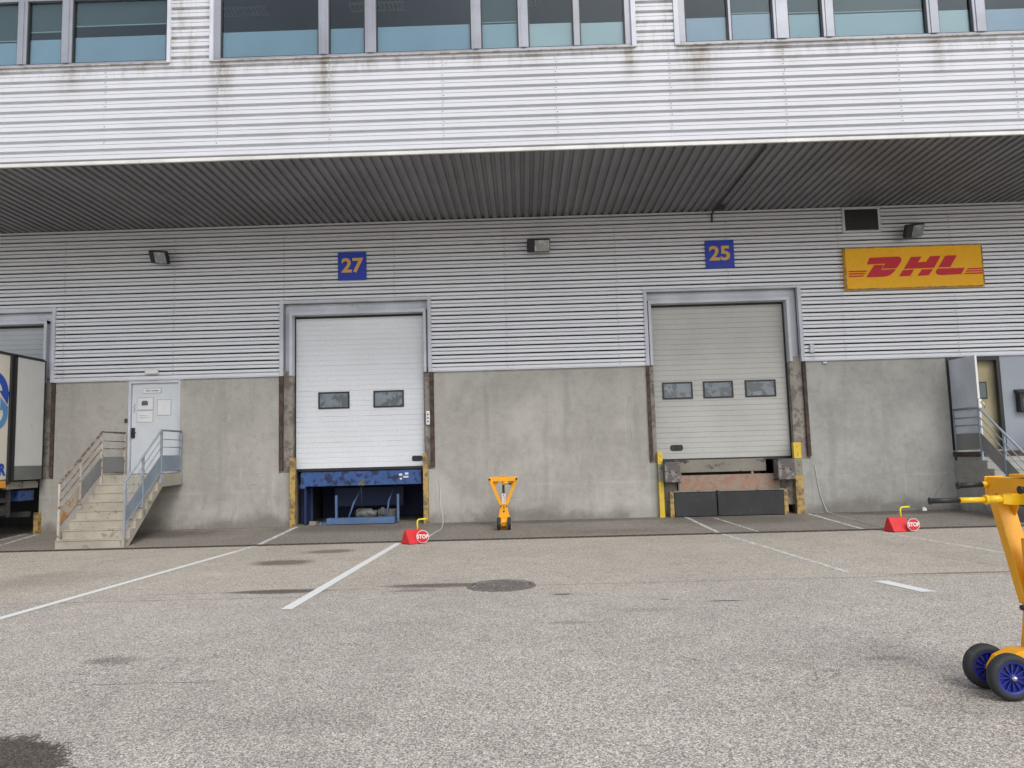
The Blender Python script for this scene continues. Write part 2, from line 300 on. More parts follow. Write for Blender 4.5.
# ------------------------------------------------------------------ mesh helpers
def wloc(p):
    v = Vector((0, 0, 0))
    while p is not None: v += Vector(p.location); p = p.parent
    return v
class MB:
    def __init__(s): s.v = []; s.f = []; s.mi = []; s.cur = 0; s.sm = []
    def add(s, vs, fs, smooth=False):
        o = len(s.v); s.v += [tuple(v) for v in vs]
        for f in fs: s.f.append([i + o for i in f]); s.mi.append(s.cur); s.sm.append(smooth)
        return s
    def box(s, x0, x1, y0, y1, z0, z1, b=0.0):
        if b <= 0 or min(x1 - x0, y1 - y0, z1 - z0) < 2.2 * b:
            vs = [(x, y, z) for x in (x0, x1) for y in (y0, y1) for z in (z0, z1)]
            return s.add(vs, [(0, 1, 3, 2), (4, 6, 7, 5), (0, 4, 5, 1), (2, 3, 7, 6), (0, 2, 6, 4), (1, 5, 7, 3)])
        vs = []; idx = {}
        X = (x0, x1); Y = (y0, y1); Z = (z0, z1)
        for i in (0, 1):
            for j in (0, 1):
                for k in (0, 1):
                    c = (X[i], Y[j], Z[k]); d = ((b, -b)[i], (b, -b)[j], (b, -b)[k])
                    for a in range(3):
                        p = [c[q] + (d[q] if q != a else 0) for q in range(3)]
                        idx[(i, j, k, a)] = len(vs); vs.append(p)
        fs = []
        for a in range(3):
            for sd in (0, 1):
                o = [q for q in range(3) if q != a]; r = []
                for (u, w) in ((0, 0), (1, 0), (1, 1), (0, 1)):
                    key = [0, 0, 0]; key[a] = sd; key[o[0]] = u; key[o[1]] = w
                    r.append(idx[(key[0], key[1], key[2], a)])
                fs.append(r)
        for i in (0, 1):
            for j in (0, 1):
                for a in range(3):
                    o = [q for q in range(3) if q != a]; r = []
                    for (w, face) in ((0, o[0]), (1, o[0]), (1, o[1]), (0, o[1])):
                        key = [0, 0, 0]; key[o[0]] = i; key[o[1]] = j; key[a] = w
                        r.append(idx[(key[0], key[1], key[2], face)])
                    fs.append(r)
                for k in (0, 1): 
                    if True: fs.append([idx[(i, j, k, 0)], idx[(i, j, k, 1)], idx[(i, j, k, 2)]])
        return s.add(vs, fs)
    def beam(s, a, b, w, h, up=(0, 0, 1)):
        a = Vector(a); b = Vector(b); d = (b - a).normalized(); u = Vector(up)
        x = d.cross(u).normalized(); u = x.cross(d).normalized(); vs = []
        for p in (a, b):
            for (i, j) in ((-1, -1), (1, -1), (1, 1), (-1, 1)): vs.append(p + x * i * w / 2 + u * j * h / 2)
        return s.add(vs, [(3, 2, 1, 0), (4, 5, 6, 7), (0, 1, 5, 4), (1, 2, 6, 5), (2, 3, 7, 6), (3, 0, 4, 7)])
    def prism(s, pts, ext):
        e = Vector(ext); n = len(pts); vs = [Vector(p) for p in pts] + [Vector(p) + e for p in pts]
        return s.add(vs, [tuple(range(n))[::-1], tuple(range(n, 2 * n))] + [(i, (i + 1) % n, n + (i + 1) % n, n + i) for i in range(n)])
    def tube(s, pts, r, n=10, cap=True):
        pts = [Vector(p) for p in pts]; rs = r if isinstance(r, (list, tuple)) else [r] * len(pts)
        vs = []; fs = []; up = None
        for i, p in enumerate(pts):
            d = ((pts[min(i + 1, len(pts) - 1)] - pts[max(i - 1, 0)])).normalized()
            if up is None: up = Vector((0, 0, 1)) if abs(d.z) < .9 else Vector((0, 1, 0))
            x = d.cross(up).normalized(); up = x.cross(d).normalized()
            for k in range(n):
                a = 2 * math.pi * k / n; vs.append(p + (x * math.cos(a) + up * math.sin(a)) * rs[i])
        for i in range(len(pts) - 1):
            for k in range(n): fs.append((i * n + k, i * n + (k + 1) % n, (i + 1) * n + (k + 1) % n, (i + 1) * n + k))
        s.add(vs, fs, True)
        if cap:
            o = len(s.v) - len(vs)
            s.f.append([o + k for k in range(n)][::-1]); s.mi.append(s.cur); s.sm.append(False)
            s.f.append([len(s.v) - n + k for k in range(n)]); s.mi.append(s.cur); s.sm.append(False)
        return s
    def lathe(s, c, axis, prof, n=28, smooth=True):
        """prof: list of (distance along axis, radius)"""
        c = Vector(c); ax = Vector(axis).normalized(); u = Vector((0, 0, 1)) if abs(ax.z) < .9 else Vector((1, 0, 0))
        x = ax.cross(u).normalized(); y = ax.cross(x).normalized(); vs = []; fs = []
        for (h, r) in prof:
            for k in range(n):
                a = 2 * math.pi * k / n; vs.append(c + ax * h + (x * math.cos(a) + y * math.sin(a)) * r)
        m = len(prof)
        for i in range(m - 1):
            for k in range(n): fs.append((i * n + k, i * n + (k + 1) % n, (i + 1) * n + (k + 1) % n, (i + 1) * n + k))
        return s.add(vs, fs, smooth)
    def build(s, name, mat, parent=None, label=None, bevel=0, local=False):
        me = bpy.data.meshes.new(name); o = Vector((0, 0, 0)) if local else wloc(parent)
        me.from_pydata([Vector(v) - o for v in s.v], [], s.f)
        for m in (mat if isinstance(mat, list) else [mat]): me.materials.append(M[m] if isinstance(m, str) else m)
        for p, mi, sm in zip(me.polygons, s.mi, s.sm): p.material_index = mi; p.use_smooth = sm
        import bmesh
        bm = bmesh.new(); bm.from_mesh(me); bmesh.ops.recalc_face_normals(bm, faces=bm.faces); bm.to_mesh(me); bm.free()
        ob = bpy.data.objects.new(name, me); COL.objects.link(ob); ob.parent = parent
        if label: ob['label'] = label
        if bevel:
            b = ob.modifiers.new('edge', 'BEVEL'); b.width = bevel; b.segments = 2; b.limit_method = 'ANGLE'; b.angle_limit = R(40)
        return ob
def root(name, label, cat, loc=(0, 0, 0), rz=0, group=None):
    o = bpy.data.objects.new(name, None); COL.objects.link(o); o.location = loc; o.rotation_euler = (0, 0, rz)
    o.empty_display_size = .1
    return tag(o, label, cat, group)
def tag(o, label, cat, group=None):
    o['label'] = label; o['category'] = cat
    if group: o['group'] = group
    return o
def struct(o): o['kind'] = 'structure'; return o
def text(mb, s, size, x, y, z, depth=.006, bold=0.0, rot=0.0, shear=0.0, plane='y', sx=1.0):
    cu = bpy.data.curves.new('t', 'FONT'); cu.body = s; cu.size = size; cu.extrude = depth / 2; cu.offset = bold; cu.shear = shear
    cu.align_x = 'CENTER'; cu.align_y = 'CENTER'; cu.resolution_u = 4
    o = bpy.data.objects.new('t', cu); COL.objects.link(o)
    dg = bpy.context.evaluated_depsgraph_get(); me = bpy.data.meshes.new_from_object(o.evaluated_get(dg))
    vs = []
    for v in me.vertices:
        a, b, c = v.co; a *= sx
        vs.append((x + a, y - c, z + b) if plane == 'y' else (x + c, y + a, z + b))
    mb.add(vs, [list(p.vertices) for p in me.polygons])
    bpy.data.objects.remove(o); bpy.data.meshes.remove(me)
def copy_tree(o, parent=None):
    c = o.copy(); COL.objects.link(c); c.parent = parent
    for ch in [x for x in bpy.data.objects if x.parent == o]: copy_tree(ch, c)
    return c

# ------------------------------------------------------------------ ground
def g(y):
    if y <= 7: return 0.0
    if y <= 14.35: return -.16 * (y - 7) / 7.35
    if y <= 14.61: return -.16
    if y <= 17.3: return -.16 + .11 * (y - 14.61) / 2.69
    return -.05
def sheet(name, mat, x0, x1, ys, dz=0):
    mb = MB(); vs = []; fs = []
    for y in ys: vs += [(x0, y, g(y) + dz), (x1, y, g(y) + dz)]
    for i in range(len(ys) - 1): fs.append((2 * i, 2 * i + 1, 2 * i + 3, 2 * i + 2))
    mb.add(vs, fs); return mb.build(name, mat)
struct(sheet('ground', 'yard', -300, 300, [-300, -20, 0, 7, 14.35]))
struct(sheet('apron', 'apron', -300, 300, [14.61, 17.3, 300]))
# sunken bed under the drain
mb = MB(); mb.box(-300, 300, 14.3, 14.66, -.5, -.24); struct(mb.build('drain_bed', 'dark'))
dr = root('drainage_channel', 'long narrow steel drainage grating between the pale yard and the dark apron', 'drain', (0, 14.48, -.16))
mb = MB()
mb.box(-22, 22, 14.35, 14.38, -.24, -.156); mb.box(-22, 22, 14.58, 14.61, -.24, -.156); mb.build('channel_edge', 'grate', dr)
mb = MB()
x = -22.0
while x < 22: mb.box(x, x + .05, 14.38, 14.58, -.19, -.165); x += .125
mb.box(-22, 22, 14.44, 14.455, -.188, -.163); mb.box(-22, 22, 14.50, 14.515, -.188, -.163)
mb.build('grating', 'grate', dr)

def line(x0, y0, x1, y1, w, mat):
    mb = MB(); n = max(2, int(abs(y1 - y0) / .5)); vs = []; fs = []
    for i in range(n + 1):
        t = i / n; x = x0 + (x1 - x0) * t; y = y0 + (y1 - y0) * t
        vs += [(x - w / 2, y, g(y) + .004), (x + w / 2, y, g(y) + .004)]
    for i in range(n): fs.append((2 * i, 2 * i + 1, 2 * i + 3, 2 * i + 2))
    mb.add(vs, fs); struct(mb.build('parking_line', mat))
line(-5.16, 6.6, -5.2, 13.4, .11, 'line_white'); line(-5.2, 13.4, -5.21, 14.34, .11, 'line_faint'); line(-5.22, 14.62, -5.24, 17.1, .11, 'line_faint')
line(-2.39, 7.45, -2.42, 14.2, .12, 'line_white')
line(3.97, 7.55, 3.84, 8.3, .16, 'line_white'); line(3.80, 9.0, 3.74, 14.34, .08, 'line_faint'); line(3.73, 14.62, 3.62, 17.1, .08, 'line_faint')
line(6.6, 7.6, 6.52, 14.34, .08, 'line_faint'); line(6.5, 14.62, 6.4, 17.1, .08, 'line_faint'); line(4.5, 14.62, 4.2, 16.8, .05, 'line_faint')
line(-11.35, 14.62, -11.5, 17.1, .12, 'line_faint'); line(-10.75, 14.62, -11.15, 17.0, .08, 'line_faint')

# manhole cover
mh = root('manhole_cover', 'round speckled cast iron manhole cover set in the grey yard surface', 'manhole cover', (-.3, 8.6, g(8.6)))
mb = MB(); z = g(8.6)
mb.lathe((-.3, 8.6, z), (0, 0, 1), [(.002, .395), (.012, .39), (.012, .345)], 40, False); mb.build('frame', 'iron', mh)
mb = MB(); mb.lathe((-.3, 8.6, z), (0, 0, 1), [(.004, .342), (.009, .338), (.009, .001)], 40, False)
for i in range(-4, 5):
    for j in range(-4, 5):
        if i * i + j * j < 17: mb.box(-.3 + i * .075 - .022, -.3 + i * .075 + .022, 8.6 + j * .075 - .012, 8.6 + j * .075 + .012, z + .008, z + .015)
mb.build('lid', 'iron', mh)

# ------------------------------------------------------------------ warehouse
W = 17.2; F = 13.28; CB = 3.46; SO = 7.07
B = root('warehouse_building', 'long grey warehouse with ribbed metal cladding, concrete plinth and overhanging upper floor', 'building', (0, 17.2, -.05))
bays = [(-14.60, -11.0), (-5.67, -2.09), (2.90, 6.58), (11.82, 15.6)]
opens = [(-14.3, -11.3), (-5.38, -2.29), (3.08, 6.24), (12.2, 15.3)]

WALL = (.188, [(0, 1), (.062, 1), (.063, .3), (.0865, .3), (.088, 1), (.149, 1), (.150, .4), (.183, .4), (.188, 1)])
FASC = (.196, [(0, 1), (.070, 1), (.072, .8), (.081, .8), (.083, 1), (.132, 1), (.138, 0), (.186, 0), (.196, 1)])
PER = .188
def rib_rows(z0, z1, zref, P_):
    per, prof = P_; k = math.floor((z0 - zref) / per) - 1; rows = []
    while zref + k * per < z1:
        for (dz, d) in prof[:-1]: rows.append((zref + k * per + dz, d))
        k += 1
    rows.append((zref + k * per, 1.0)); out = []
    for (za, da), (zb, db) in zip(rows, rows[1:]):
        if zb <= z0 or za >= z1: continue
        a = max(za, z0); b = min(zb, z1)
        fa = da + (db - da) * (a - za) / (zb - za); fb = da + (db - da) * (b - za) / (zb - za)
        if not out: out.append((a, fa))
        out.append((b, fb))
    return out
def clad(mb, x0, x1, z0, z1, y, zref, depth):
    rows = rib_rows(z0, z1, zref, WALL if y > 15 else FASC); vs = []; fs = []; dp = depth + .06 if y > 15 else depth + .015
    for (z, d) in rows: vs += [(x0, y + dp - depth - d * dp, z), (x1, y + dp - depth - d * dp, z)]
    for i in range(len(rows) - 1):
        if y > 15 and rows[i][1] == .4 and rows[i + 1][1] == .4: continue     # groove backs left out so the groove lines read as dark shade
        fs.append((2 * i, 2 * i + 1, 2 * i + 3, 2 * i + 2))
    mb.add(vs, fs)
def screws(mb, xs, z0, z1, y, zref, depth, holes=()):
    mb.cur = 1; PE = (WALL if y > 15 else FASC)[0]
    for x in xs:
        k = math.ceil((z0 - zref) / PE)
        while zref + k * PE + .14 < z1:
            for dz in (.034, .112):
                z = zref + k * PE + dz
                if any(a < x < b and z < zt for (a, b, zt) in holes): continue
                if random.random() < .2: continue
                jx = random.uniform(-.012, .012); r = .007
                mb.box(x + jx - r, x + jx + r, y - depth - .006, y - depth + .001, z - r, z + r)
            k += 1
    mb.cur = 0
mb = MB()
clad(mb, -22, 22, 5.22, SO, W, CB, .045)
edges = [-22] + [e for b in bays for e in b] + [22]
for i in range(0, len(edges), 2): clad(mb, edges[i], edges[i + 1], CB, 5.22, W, CB, .045)
sx = [-.35 + 2.62 * k + .03 for k in range(-9, 9)]
screws(mb, sx, CB, SO - .1, W, CB, .045, [(a - .1, b + .1, 5.25) for a, b in bays])
mb.build('wall_cladding', ['wall_clad', 'dark'], B, 'grey horizontally ribbed sheet cladding under the overhang')
mb = MB()
clad(mb, -22, 22, SO + .06, 9.0, F, SO + .09, .045)
strips = [(-16.5, -6.5), (-5.68, 2.28), (3.11, 13.0)]
for a, b in ((-22, -16.5), (-6.5, -5.68), (2.28, 3.11), (13.0, 22)): clad(mb, a, b, 9.0, 10.6, F, SO + .09, .045)
clad(mb, -22, 22, 10.6, 11.9, F, SO + .09, .045)
screws(mb, [-1.35 + 2.12 * k + .03 for k in range(-11, 11)], SO + .15, 9.0, F, SO + .09, .045)
mb.build('upper_cladding', ['fascia_clad', 'dark'], B, 'bright white ribbed sheet cladding on the upper floor')
mb = MB()
mb.box(-22, 22, W + .30, W + .33, 5.25, SO - .05)
mb.build('groove_dark_backing', 'dark', B)  # unseen dark sheet added behind the open grooves to keep them black
# flashings
mb = MB()
x = -22
while x < 22:
    mb.box(x, x + 2.995, F - .055, F - .01, SO - .02, SO + .035, .004); x += 3
mb.box(-22, 22, F - .02, F + .02, SO + .035, SO + .06)
mb.build('flashing', 'trim_light', B)
for a, b in strips:
    mb = MB(); mb.box(a - .02, b + .02, F - .085, F + .08, 8.975, 9.0, .004); mb.build('window_sill', 'sill', B)
for i in range(0, len(edges), 2):
    mb = MB(); mb.box(edges[i], edges[i + 1], W - .05, W + .0, CB - .03, CB - .002); mb.build('drip_strip', 'trim', B)

# soffit: ribbed sheet running front to back
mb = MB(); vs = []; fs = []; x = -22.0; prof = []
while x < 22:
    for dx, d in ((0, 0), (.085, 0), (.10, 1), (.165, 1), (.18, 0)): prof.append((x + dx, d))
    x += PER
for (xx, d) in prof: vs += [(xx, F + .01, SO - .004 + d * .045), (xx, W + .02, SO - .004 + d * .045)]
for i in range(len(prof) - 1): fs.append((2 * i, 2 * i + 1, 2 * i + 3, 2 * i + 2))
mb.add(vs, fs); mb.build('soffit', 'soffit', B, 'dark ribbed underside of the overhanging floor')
mb = MB(); mb.box(-22, 22, F + .03, W - .05, SO + .1, SO + .3); mb.box(-22, 22, F + .03, 17.1, 8.7, 8.9); mb.build('floor_slab', 'floor_in', B)

# conduit under the soffit
mb = MB(); mb.tube([(4.66, F + .05, SO - .05), (4.62, 16.9, SO - .05), (4.6, 17.1, SO - .07), (4.6, 17.13, SO - .28)], .022, 8)
mb.box(4.60, 4.78, 16.62, 16.74, SO - .14, SO - .03); mb.build('conduit', 'dark', B)

# concrete plinth
def plinth(x0, x1, z1=CB - .01, mat='concrete'):
    m = MB(); m.box(x0, x1, W, W + .45, -.4, z1); m.build('plinth_wall', mat, B)
plinth(-22, -14.62); plinth(-10.98, -9.24); plinth(-8.02, -5.70); plinth(-2.06, 2.90, mat='concrete'); plinth(6.58, 9.84, mat='concrete_grey'); plinth(15.6, 22)
m = MB(); m.box(-9.24, -8.02, W, W + .45, -.4, 1.24); m.build('plinth_wall', 'concrete', B)
m = MB(); m.box(9.84, 11.82, W + .002, W + .45, -.4, 1.28); m.build('plinth_wall', 'concrete_grey', B)
for n_, ((a, b), (c, d)) in enumerate(zip(bays, opens)):
    for (p, q) in ((a, c), (d, b)):
        p2 = p if p != a else a - .03; q2 = q if q != b else b + .03
        m = MB(); m.box(p2 + .002, q2 - .002, W + .03, W + .45, 1.18, CB + .1); m.build('door_pier', 'pier', B, 'spalled and stained concrete pier beside a dock door')
        m = MB(); m.box(p2 + .002, q2 - .002, W + .004, W + .45, -.4, 1.178); m.build('plinth_wall', 'concrete_grey' if n_ == 2 else 'concrete', B)
    for xx in (a + .0, b - .06):
        m = MB(); m.box(xx, xx + .075, W - .045, W + .03, 1.24, CB - .02); m.box(xx - .02, xx + .095, W - .05, W + .028, 3.2, 3.215)
        m.build('edge_angle', 'rust', B, 'rusty steel angle on the concrete beside a dock door')

# dock door frames, leaves
def bay(ab, cd, top, mat, label, wins, handle, zb=1.25, hside=0):
    a, b = ab; c, d = cd
    m = MB()
    for (x0, x1) in ((a, a + .085), (b - .085, b)): m.box(x0, x1, W - .075, W + .05, CB - .03, 5.23, .004)
    m.box(a + .085, b - .085, W - .07, W + .05, top + .30, 5.222)
    for (x0, x1) in ((a + .085, c - .07), (d + .07, b - .085)): m.box(x0, x1, W + .10, W + .14, CB + .0, top + .30)
    m.box(c - .07, d + .07, W + .10, W + .14, top + .10, top + .30)
    for (x0, x1) in ((c - .07, c), (d, d + .07)): m.box(x0, x1, W - .035, W + .25, CB - .02, top + .10, .004)
    m.box(c - .07, d + .07, W - .04, W + .25, top + .02, top + .10, .004)
    m.build('door_frame', 'trim', B, 'aluminium surround of a dock door')
    m = MB(); m.box(c - .02, d + .02, W + .20, W + .215, top - .03, top + .03); m.box(c - .0, c + .022, W + .18, W + .215, zb, top); m.box(d - .03, d - .0, W + .18, W + .215, zb, top)
    m.box(c, d, W + .2, W + .26, zb - .06, zb - .0); m.build('door_seal', 'black', B)
    # leaf: ribbed sections
    m = MB(); z = zb; rows = []; k = 0; sec = (top + .05 - zb) / 6
    while z < top + .05:
        z2 = min(z + sec, top + .05); rows.append((z, .012)); rows.append((z + .006, 0)); 
        n = 5
        for q in range(1, n):
            zz = z + (z2 - z) * q / n; rows += [(zz - .007, 0), (zz - .002, .009), (zz + .002, .009), (zz + .007, 0)]
        rows += [(z2 - .006, 0)]; z = z2
    yl = W + .22; vs = []; fs = []
    for (zz, dd) in rows: vs += [(c + .02, yl + dd, zz), (d - .02, yl + dd, zz)]
    for i in range(len(rows) - 1): fs.append((2 * i, 2 * i + 1, 2 * i + 3, 2 * i + 2))
    m.add(vs, fs); m.box(c + .02, d - .02, yl + .014, yl + .06, zb, top + .05)
    leaf = m.build('dock_door', mat, B, label)
    for (x0, x1, z0, z1) in wins:
        m = MB(); t_ = .035
        m.box(x0, x1, yl - .022, yl + .01, z1 - t_, z1); m.box(x0, x1, yl - .022, yl + .01, z0, z0 + t_)
        m.box(x0, x0 + t_, yl - .022, yl + .01, z0 + t_, z1 - t_); m.box(x1 - t_, x1, yl - .022, yl + .01, z0 + t_, z1 - t_)
        m.build('window_frame', 'black', leaf)
        m = MB(); m.box(x0 + t_, x1 - t_, yl - .008, yl - .003, z0 + t_, z1 - t_); m.build('window_pane', 'door_glass', leaf)
    if handle:
        x0, x1, z0, z1 = handle; m = MB()
        r = (z1 - z0) / 2; pts = []
        for k in range(9): an = math.pi / 2 + math.pi * k / 8; pts.append((x0 + r * .6 + r * .6 * math.cos(an), yl - .012, (z0 + z1) / 2 + r * math.sin(an)))
        for k in range(9): an = -math.pi / 2 + math.pi * k / 8; pts.append((x1 - r * .6 + r * .6 * math.cos(an), yl - .012, (z0 + z1) / 2 + r * math.sin(an)))
        m.prism(pts, (0, .02, 0)); m.box((x0 + x1) / 2 - .02, (x0 + x1) / 2 + .02, yl - .03, yl - .012, z0 + .01, z1 - .01); m.build('handle', 'black', leaf)
bay(bays[0], opens[0], 4.83, 'door_grey', 'grey sectional door behind the parked trailer', [], None)
bay(bays[1], opens[1], 4.85, 'door_white', 'clean white sectional dock door with two small windows', [(-4.83, -4.09, 2.65, 3.05), (-3.52, -2.80, 2.65, 3.05)], (-2.63, -2.37, 1.37, 1.49))
bay(bays[2], opens[2], 4.87, 'door_beige', 'beige sectional dock door with three small windows', [(3.30, 4.01, 2.65, 3.05), (4.26, 4.96, 2.65, 3.05), (5.24, 5.96, 2.65, 3.05)], (3.42, 3.72, 1.44, 1.58))
bay(bays[3], opens[3], 4.87, 'door_white', 'white sectional dock door at the edge of the wall', [], None)

# leveller pits and warehouse interior
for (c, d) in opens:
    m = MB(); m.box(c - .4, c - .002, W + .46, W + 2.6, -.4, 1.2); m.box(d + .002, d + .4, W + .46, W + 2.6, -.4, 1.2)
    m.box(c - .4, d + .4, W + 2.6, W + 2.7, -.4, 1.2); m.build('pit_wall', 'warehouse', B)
m = MB(); m.box(-22, 22, 19.9, 40, .9, 1.2)
for k in range(len(opens) + 1):
    xa = -22 if k == 0 else opens[k - 1][1] + .4; xb = 22 if k == len(opens) else opens[k][0] - .4
    m.box(xa, xb, W + .45, 19.9, .9, 1.2)
m.build('warehouse_floor', 'floor_in', B)
m = MB(); m.box(-22.2, -22.0, F + .05, 40, -.4, 11.9); m.box(22.0, 22.2, F + .05, 40, -.4, 11.9); m.box(-22.2, 22.2, 40, 40.2, -.4, 11.9); m.build('outer_wall', 'trim', B)
m = MB(); m.box(-22.3, 22.3, F - .1, 40.3, 11.9, 12.1); m.build('roof', 'roof', B)



# office floor behind the windows
m = MB(); m.box(-22, 22, F + .06, 20, 11.0, 11.05); m.build('office_ceiling', 'ceiling', B)
m = MB(); m.box(-22, 22, 20, 20.1, 8.9, 11.0); m.build('office_wall', 'inside', B)
x = -15.0
while x < 13:
    for yy in (14.6, 16.6, 18.6):
        m = MB()
        m.box(x, x + 1.15, yy, yy + .03, 10.93, 10.96); m.box(x, x + 1.15, yy + .27, yy + .3, 10.93, 10.96)
        for q in range(13): m.box(x + q * .09, x + q * .09 + .03, yy + .03, yy + .27, 10.93, 10.955)
        m.build('ceiling_light', 'white', B)
    x += 2.9

# ribbon windows
WB, WT = 9.0, 10.4
def ribbon(x0, x1, mull, films, EL_=.15, ER_=.15):
    m = MB(); y0 = F - .02; y1 = F + .09
    m.box(x0, x1, y0, y1, WB + .001, WB + .07, .004); m.box(x0, x1, y0, y1, WT - .06, WT, .004)
    m.box(x0, x0 + EL_, y0, y1, WB + .07, WT - .06, .004); m.box(x1 - ER_, x1, y0, y1, WB + .07, WT - .06, .004)
    for (a, b) in mull:
        m.box(a, b, y0 - .012, y1, WB + .07, WT - .06, .006)
        if b - a > .15: m.box(a + .055, b - .055, y0 - .028, y0 - .012, WB + .07, WT - .06)
    for (a, b) in mull:
        if b - a > .15:
            pass
    fr = m.build('window', 'win_frame', B, 'ribbon window in a grey aluminium frame')
    m = MB(); xs = [x0 + EL_] + [q for ab in mull for q in ab] + [x1 - ER_]
    for i in range(0, len(xs), 2):
        p, q = xs[i], xs[i + 1]
        for (u, w) in ((p, p + .022), (q - .022, q)): m.box(u, w, F + .0, F + .07, WB + .09, WT - .06)
        m.box(p, q, F + .0, F + .07, WB + .07, WB + .09)
    m.build('glazing_bead', 'black', fr)
    for i in range(0, len(xs), 2):
        p, q = xs[i], xs[i + 1]
        m = MB(); m.box(p + .022, q - .022, F + .040, F + .048, WB + .09, WT - .06); m.build('pane', 'glass', fr)
        f = films[i // 2] if i // 2 < len(films) else films[-1]
        if len(f) > 2:
            m = MB(); m.box(p + .022, q - .022, F + .075, F + .079, f[2] + .012, WT - .06); bl = m.build('roller_blind', 'blind', fr)
            m = MB(); m.box(p + .022, q - .022, F + .068, F + .084, f[2] - .006, f[2] + .012); m.build('blind_rail', 'blind_rail', bl)
        m = MB(); m.box(p + .022, q - .022, F + .062, F + .066, WB + .09, f[1]); m.build('reflection_film', f[0], fr)
    m = MB(); m.box(x0, x1, F - .01, F + .1, WT + .001, 10.6); m.build('window_head', 'trim', fr)
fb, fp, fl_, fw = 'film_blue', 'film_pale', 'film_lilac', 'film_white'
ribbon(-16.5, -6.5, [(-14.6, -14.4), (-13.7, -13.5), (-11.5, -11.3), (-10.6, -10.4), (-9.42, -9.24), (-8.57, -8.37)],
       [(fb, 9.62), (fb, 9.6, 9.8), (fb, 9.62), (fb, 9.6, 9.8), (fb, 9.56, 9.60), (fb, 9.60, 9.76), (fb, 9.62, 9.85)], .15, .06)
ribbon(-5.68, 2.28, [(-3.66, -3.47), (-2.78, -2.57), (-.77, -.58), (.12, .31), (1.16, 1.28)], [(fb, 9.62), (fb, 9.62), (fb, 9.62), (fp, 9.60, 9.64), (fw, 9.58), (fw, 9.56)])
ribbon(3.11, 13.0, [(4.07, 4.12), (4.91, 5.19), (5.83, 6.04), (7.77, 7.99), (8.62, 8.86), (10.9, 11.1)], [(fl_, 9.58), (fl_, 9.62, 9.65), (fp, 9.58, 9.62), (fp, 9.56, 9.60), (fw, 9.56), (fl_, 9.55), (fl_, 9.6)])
for a, b in ((-6.53, -6.46), (-5.72, -5.65), (2.24, 2.33), (3.04, 3.13)):
    m = MB(); m.box(a, b, F - .075, F + .02, 8.99, 10.6, .004); m.build('window_jamb', 'trim', B)

# louvred vent and small bits
v = MB(); v.box(7.66, 8.56, W - .075, W - .03, 7.0, 7.05); v.box(7.66, 8.56, W - .075, W - .03, 6.44, 6.49); v.box(7.66, 7.72, W - .075, W - .03, 6.49, 7.0); v.box(8.5, 8.56, W - .075, W - .03, 6.49, 7.0)
vo = v.build('vent', 'trim', B, 'square black louvred vent high on the cladding')
v = MB(); v.box(7.72, 8.5, W - .06, W - .055, 6.49, 7.0)
for k in range(9): z = 6.5 + k * .055; v.box(7.72, 8.5, W - .072, W - .06, z, z + .022)
v.build('louvre', 'black', vo)
m = MB(); m.box(6.70, 6.80, W - .1, W - .03, 3.62, 3.82, .01); m.tube([(6.75, W - .1, 3.62), (6.75, W - .16, 3.56), (6.80, W - .16, 3.5), (6.85, W - .13, 3.55)], .012, 6); m.box(7.0, 7.09, W - .05, W, 3.36, 3.41, .01)
m.build('hook', 'trim', B)

# personnel door (closed)
m = MB(); m.box(-9.24, -9.19, W - .02, W + .2, 1.24, CB - .05); m.box(-8.07, -8.02, W - .02, W + .2, 1.24, CB - .05); m.box(-9.19, -8.07, W - .02, W + .2, CB - .10, CB - .05)
m.box(-9.3, -7.96, W - .025, W + .1, CB - .05, CB + .03); m.build('door_frame', 'trim', B)
m = MB(); m.box(-9.18, -8.08, W + .03, W + .08, 1.25, CB - .105, .003); pd = m.build('door', 'door_paint', B, 'closed pale grey steel door with notices taped to it')
m = MB(); m.box(-9.17, -9.09, W - .01, W + .03, 2.08, 2.32, .01); m.tube([(-9.13, W - .01, 2.2), (-9.13, W - .05, 2.2), (-9.03, W - .055, 2.2)], .011, 8); m.build('handle', 'black', pd)
def notice(x0, x1, z0, z1, marks=(), edge='ink'):
    m = MB(); m.box(x0 - .008, x1 + .008, W + .026, W + .029, z0 - .008, z1 + .008); m.cur = 1; m.box(x0, x1, W + .022, W + .026, z0, z1); m.cur = 2
    for (a, b, c, d) in marks: m.box(a, b, W + .019, W + .022, c, d)
    m.build('notice', ['trailer_grey', 'paper', 'ink'], pd)
notice(-8.92, -8.50, 3.13, 3.24, [(-8.85 + i * .05, -8.85 + i * .05 + random.uniform(.02, .042), 3.17, 3.195) for i in range(6)])
notice(-9.05, -8.68, 2.74, 3.02, [(-8.95, -8.80, 2.84, 2.93), (-8.93, -8.82, 2.93, 2.95)])
notice(-9.05, -8.68, 2.45, 2.71, [(-9.0, -8.8, 2.6, 2.606), (-9.0, -8.75, 2.55, 2.556)])
notice(-8.57, -8.26, 2.60, 2.96, [])
m = MB(); m.tube([(-9.12, W + .026, 2.88), (-9.10, W + .026, 2.84), (-9.14, W + .026, 2.80), (-9.10, W + .026, 2.77), (-9.13, W + .026, 2.72), (-9.11, W + .026, 2.68)], .006, 5)
m.build('scribble', 'ink', pd)
m = MB(); m.box(-9.33, -9.26, W - .02, W + .0, 2.44, 2.54, .006); m.build('bell_push', 'dark', B)

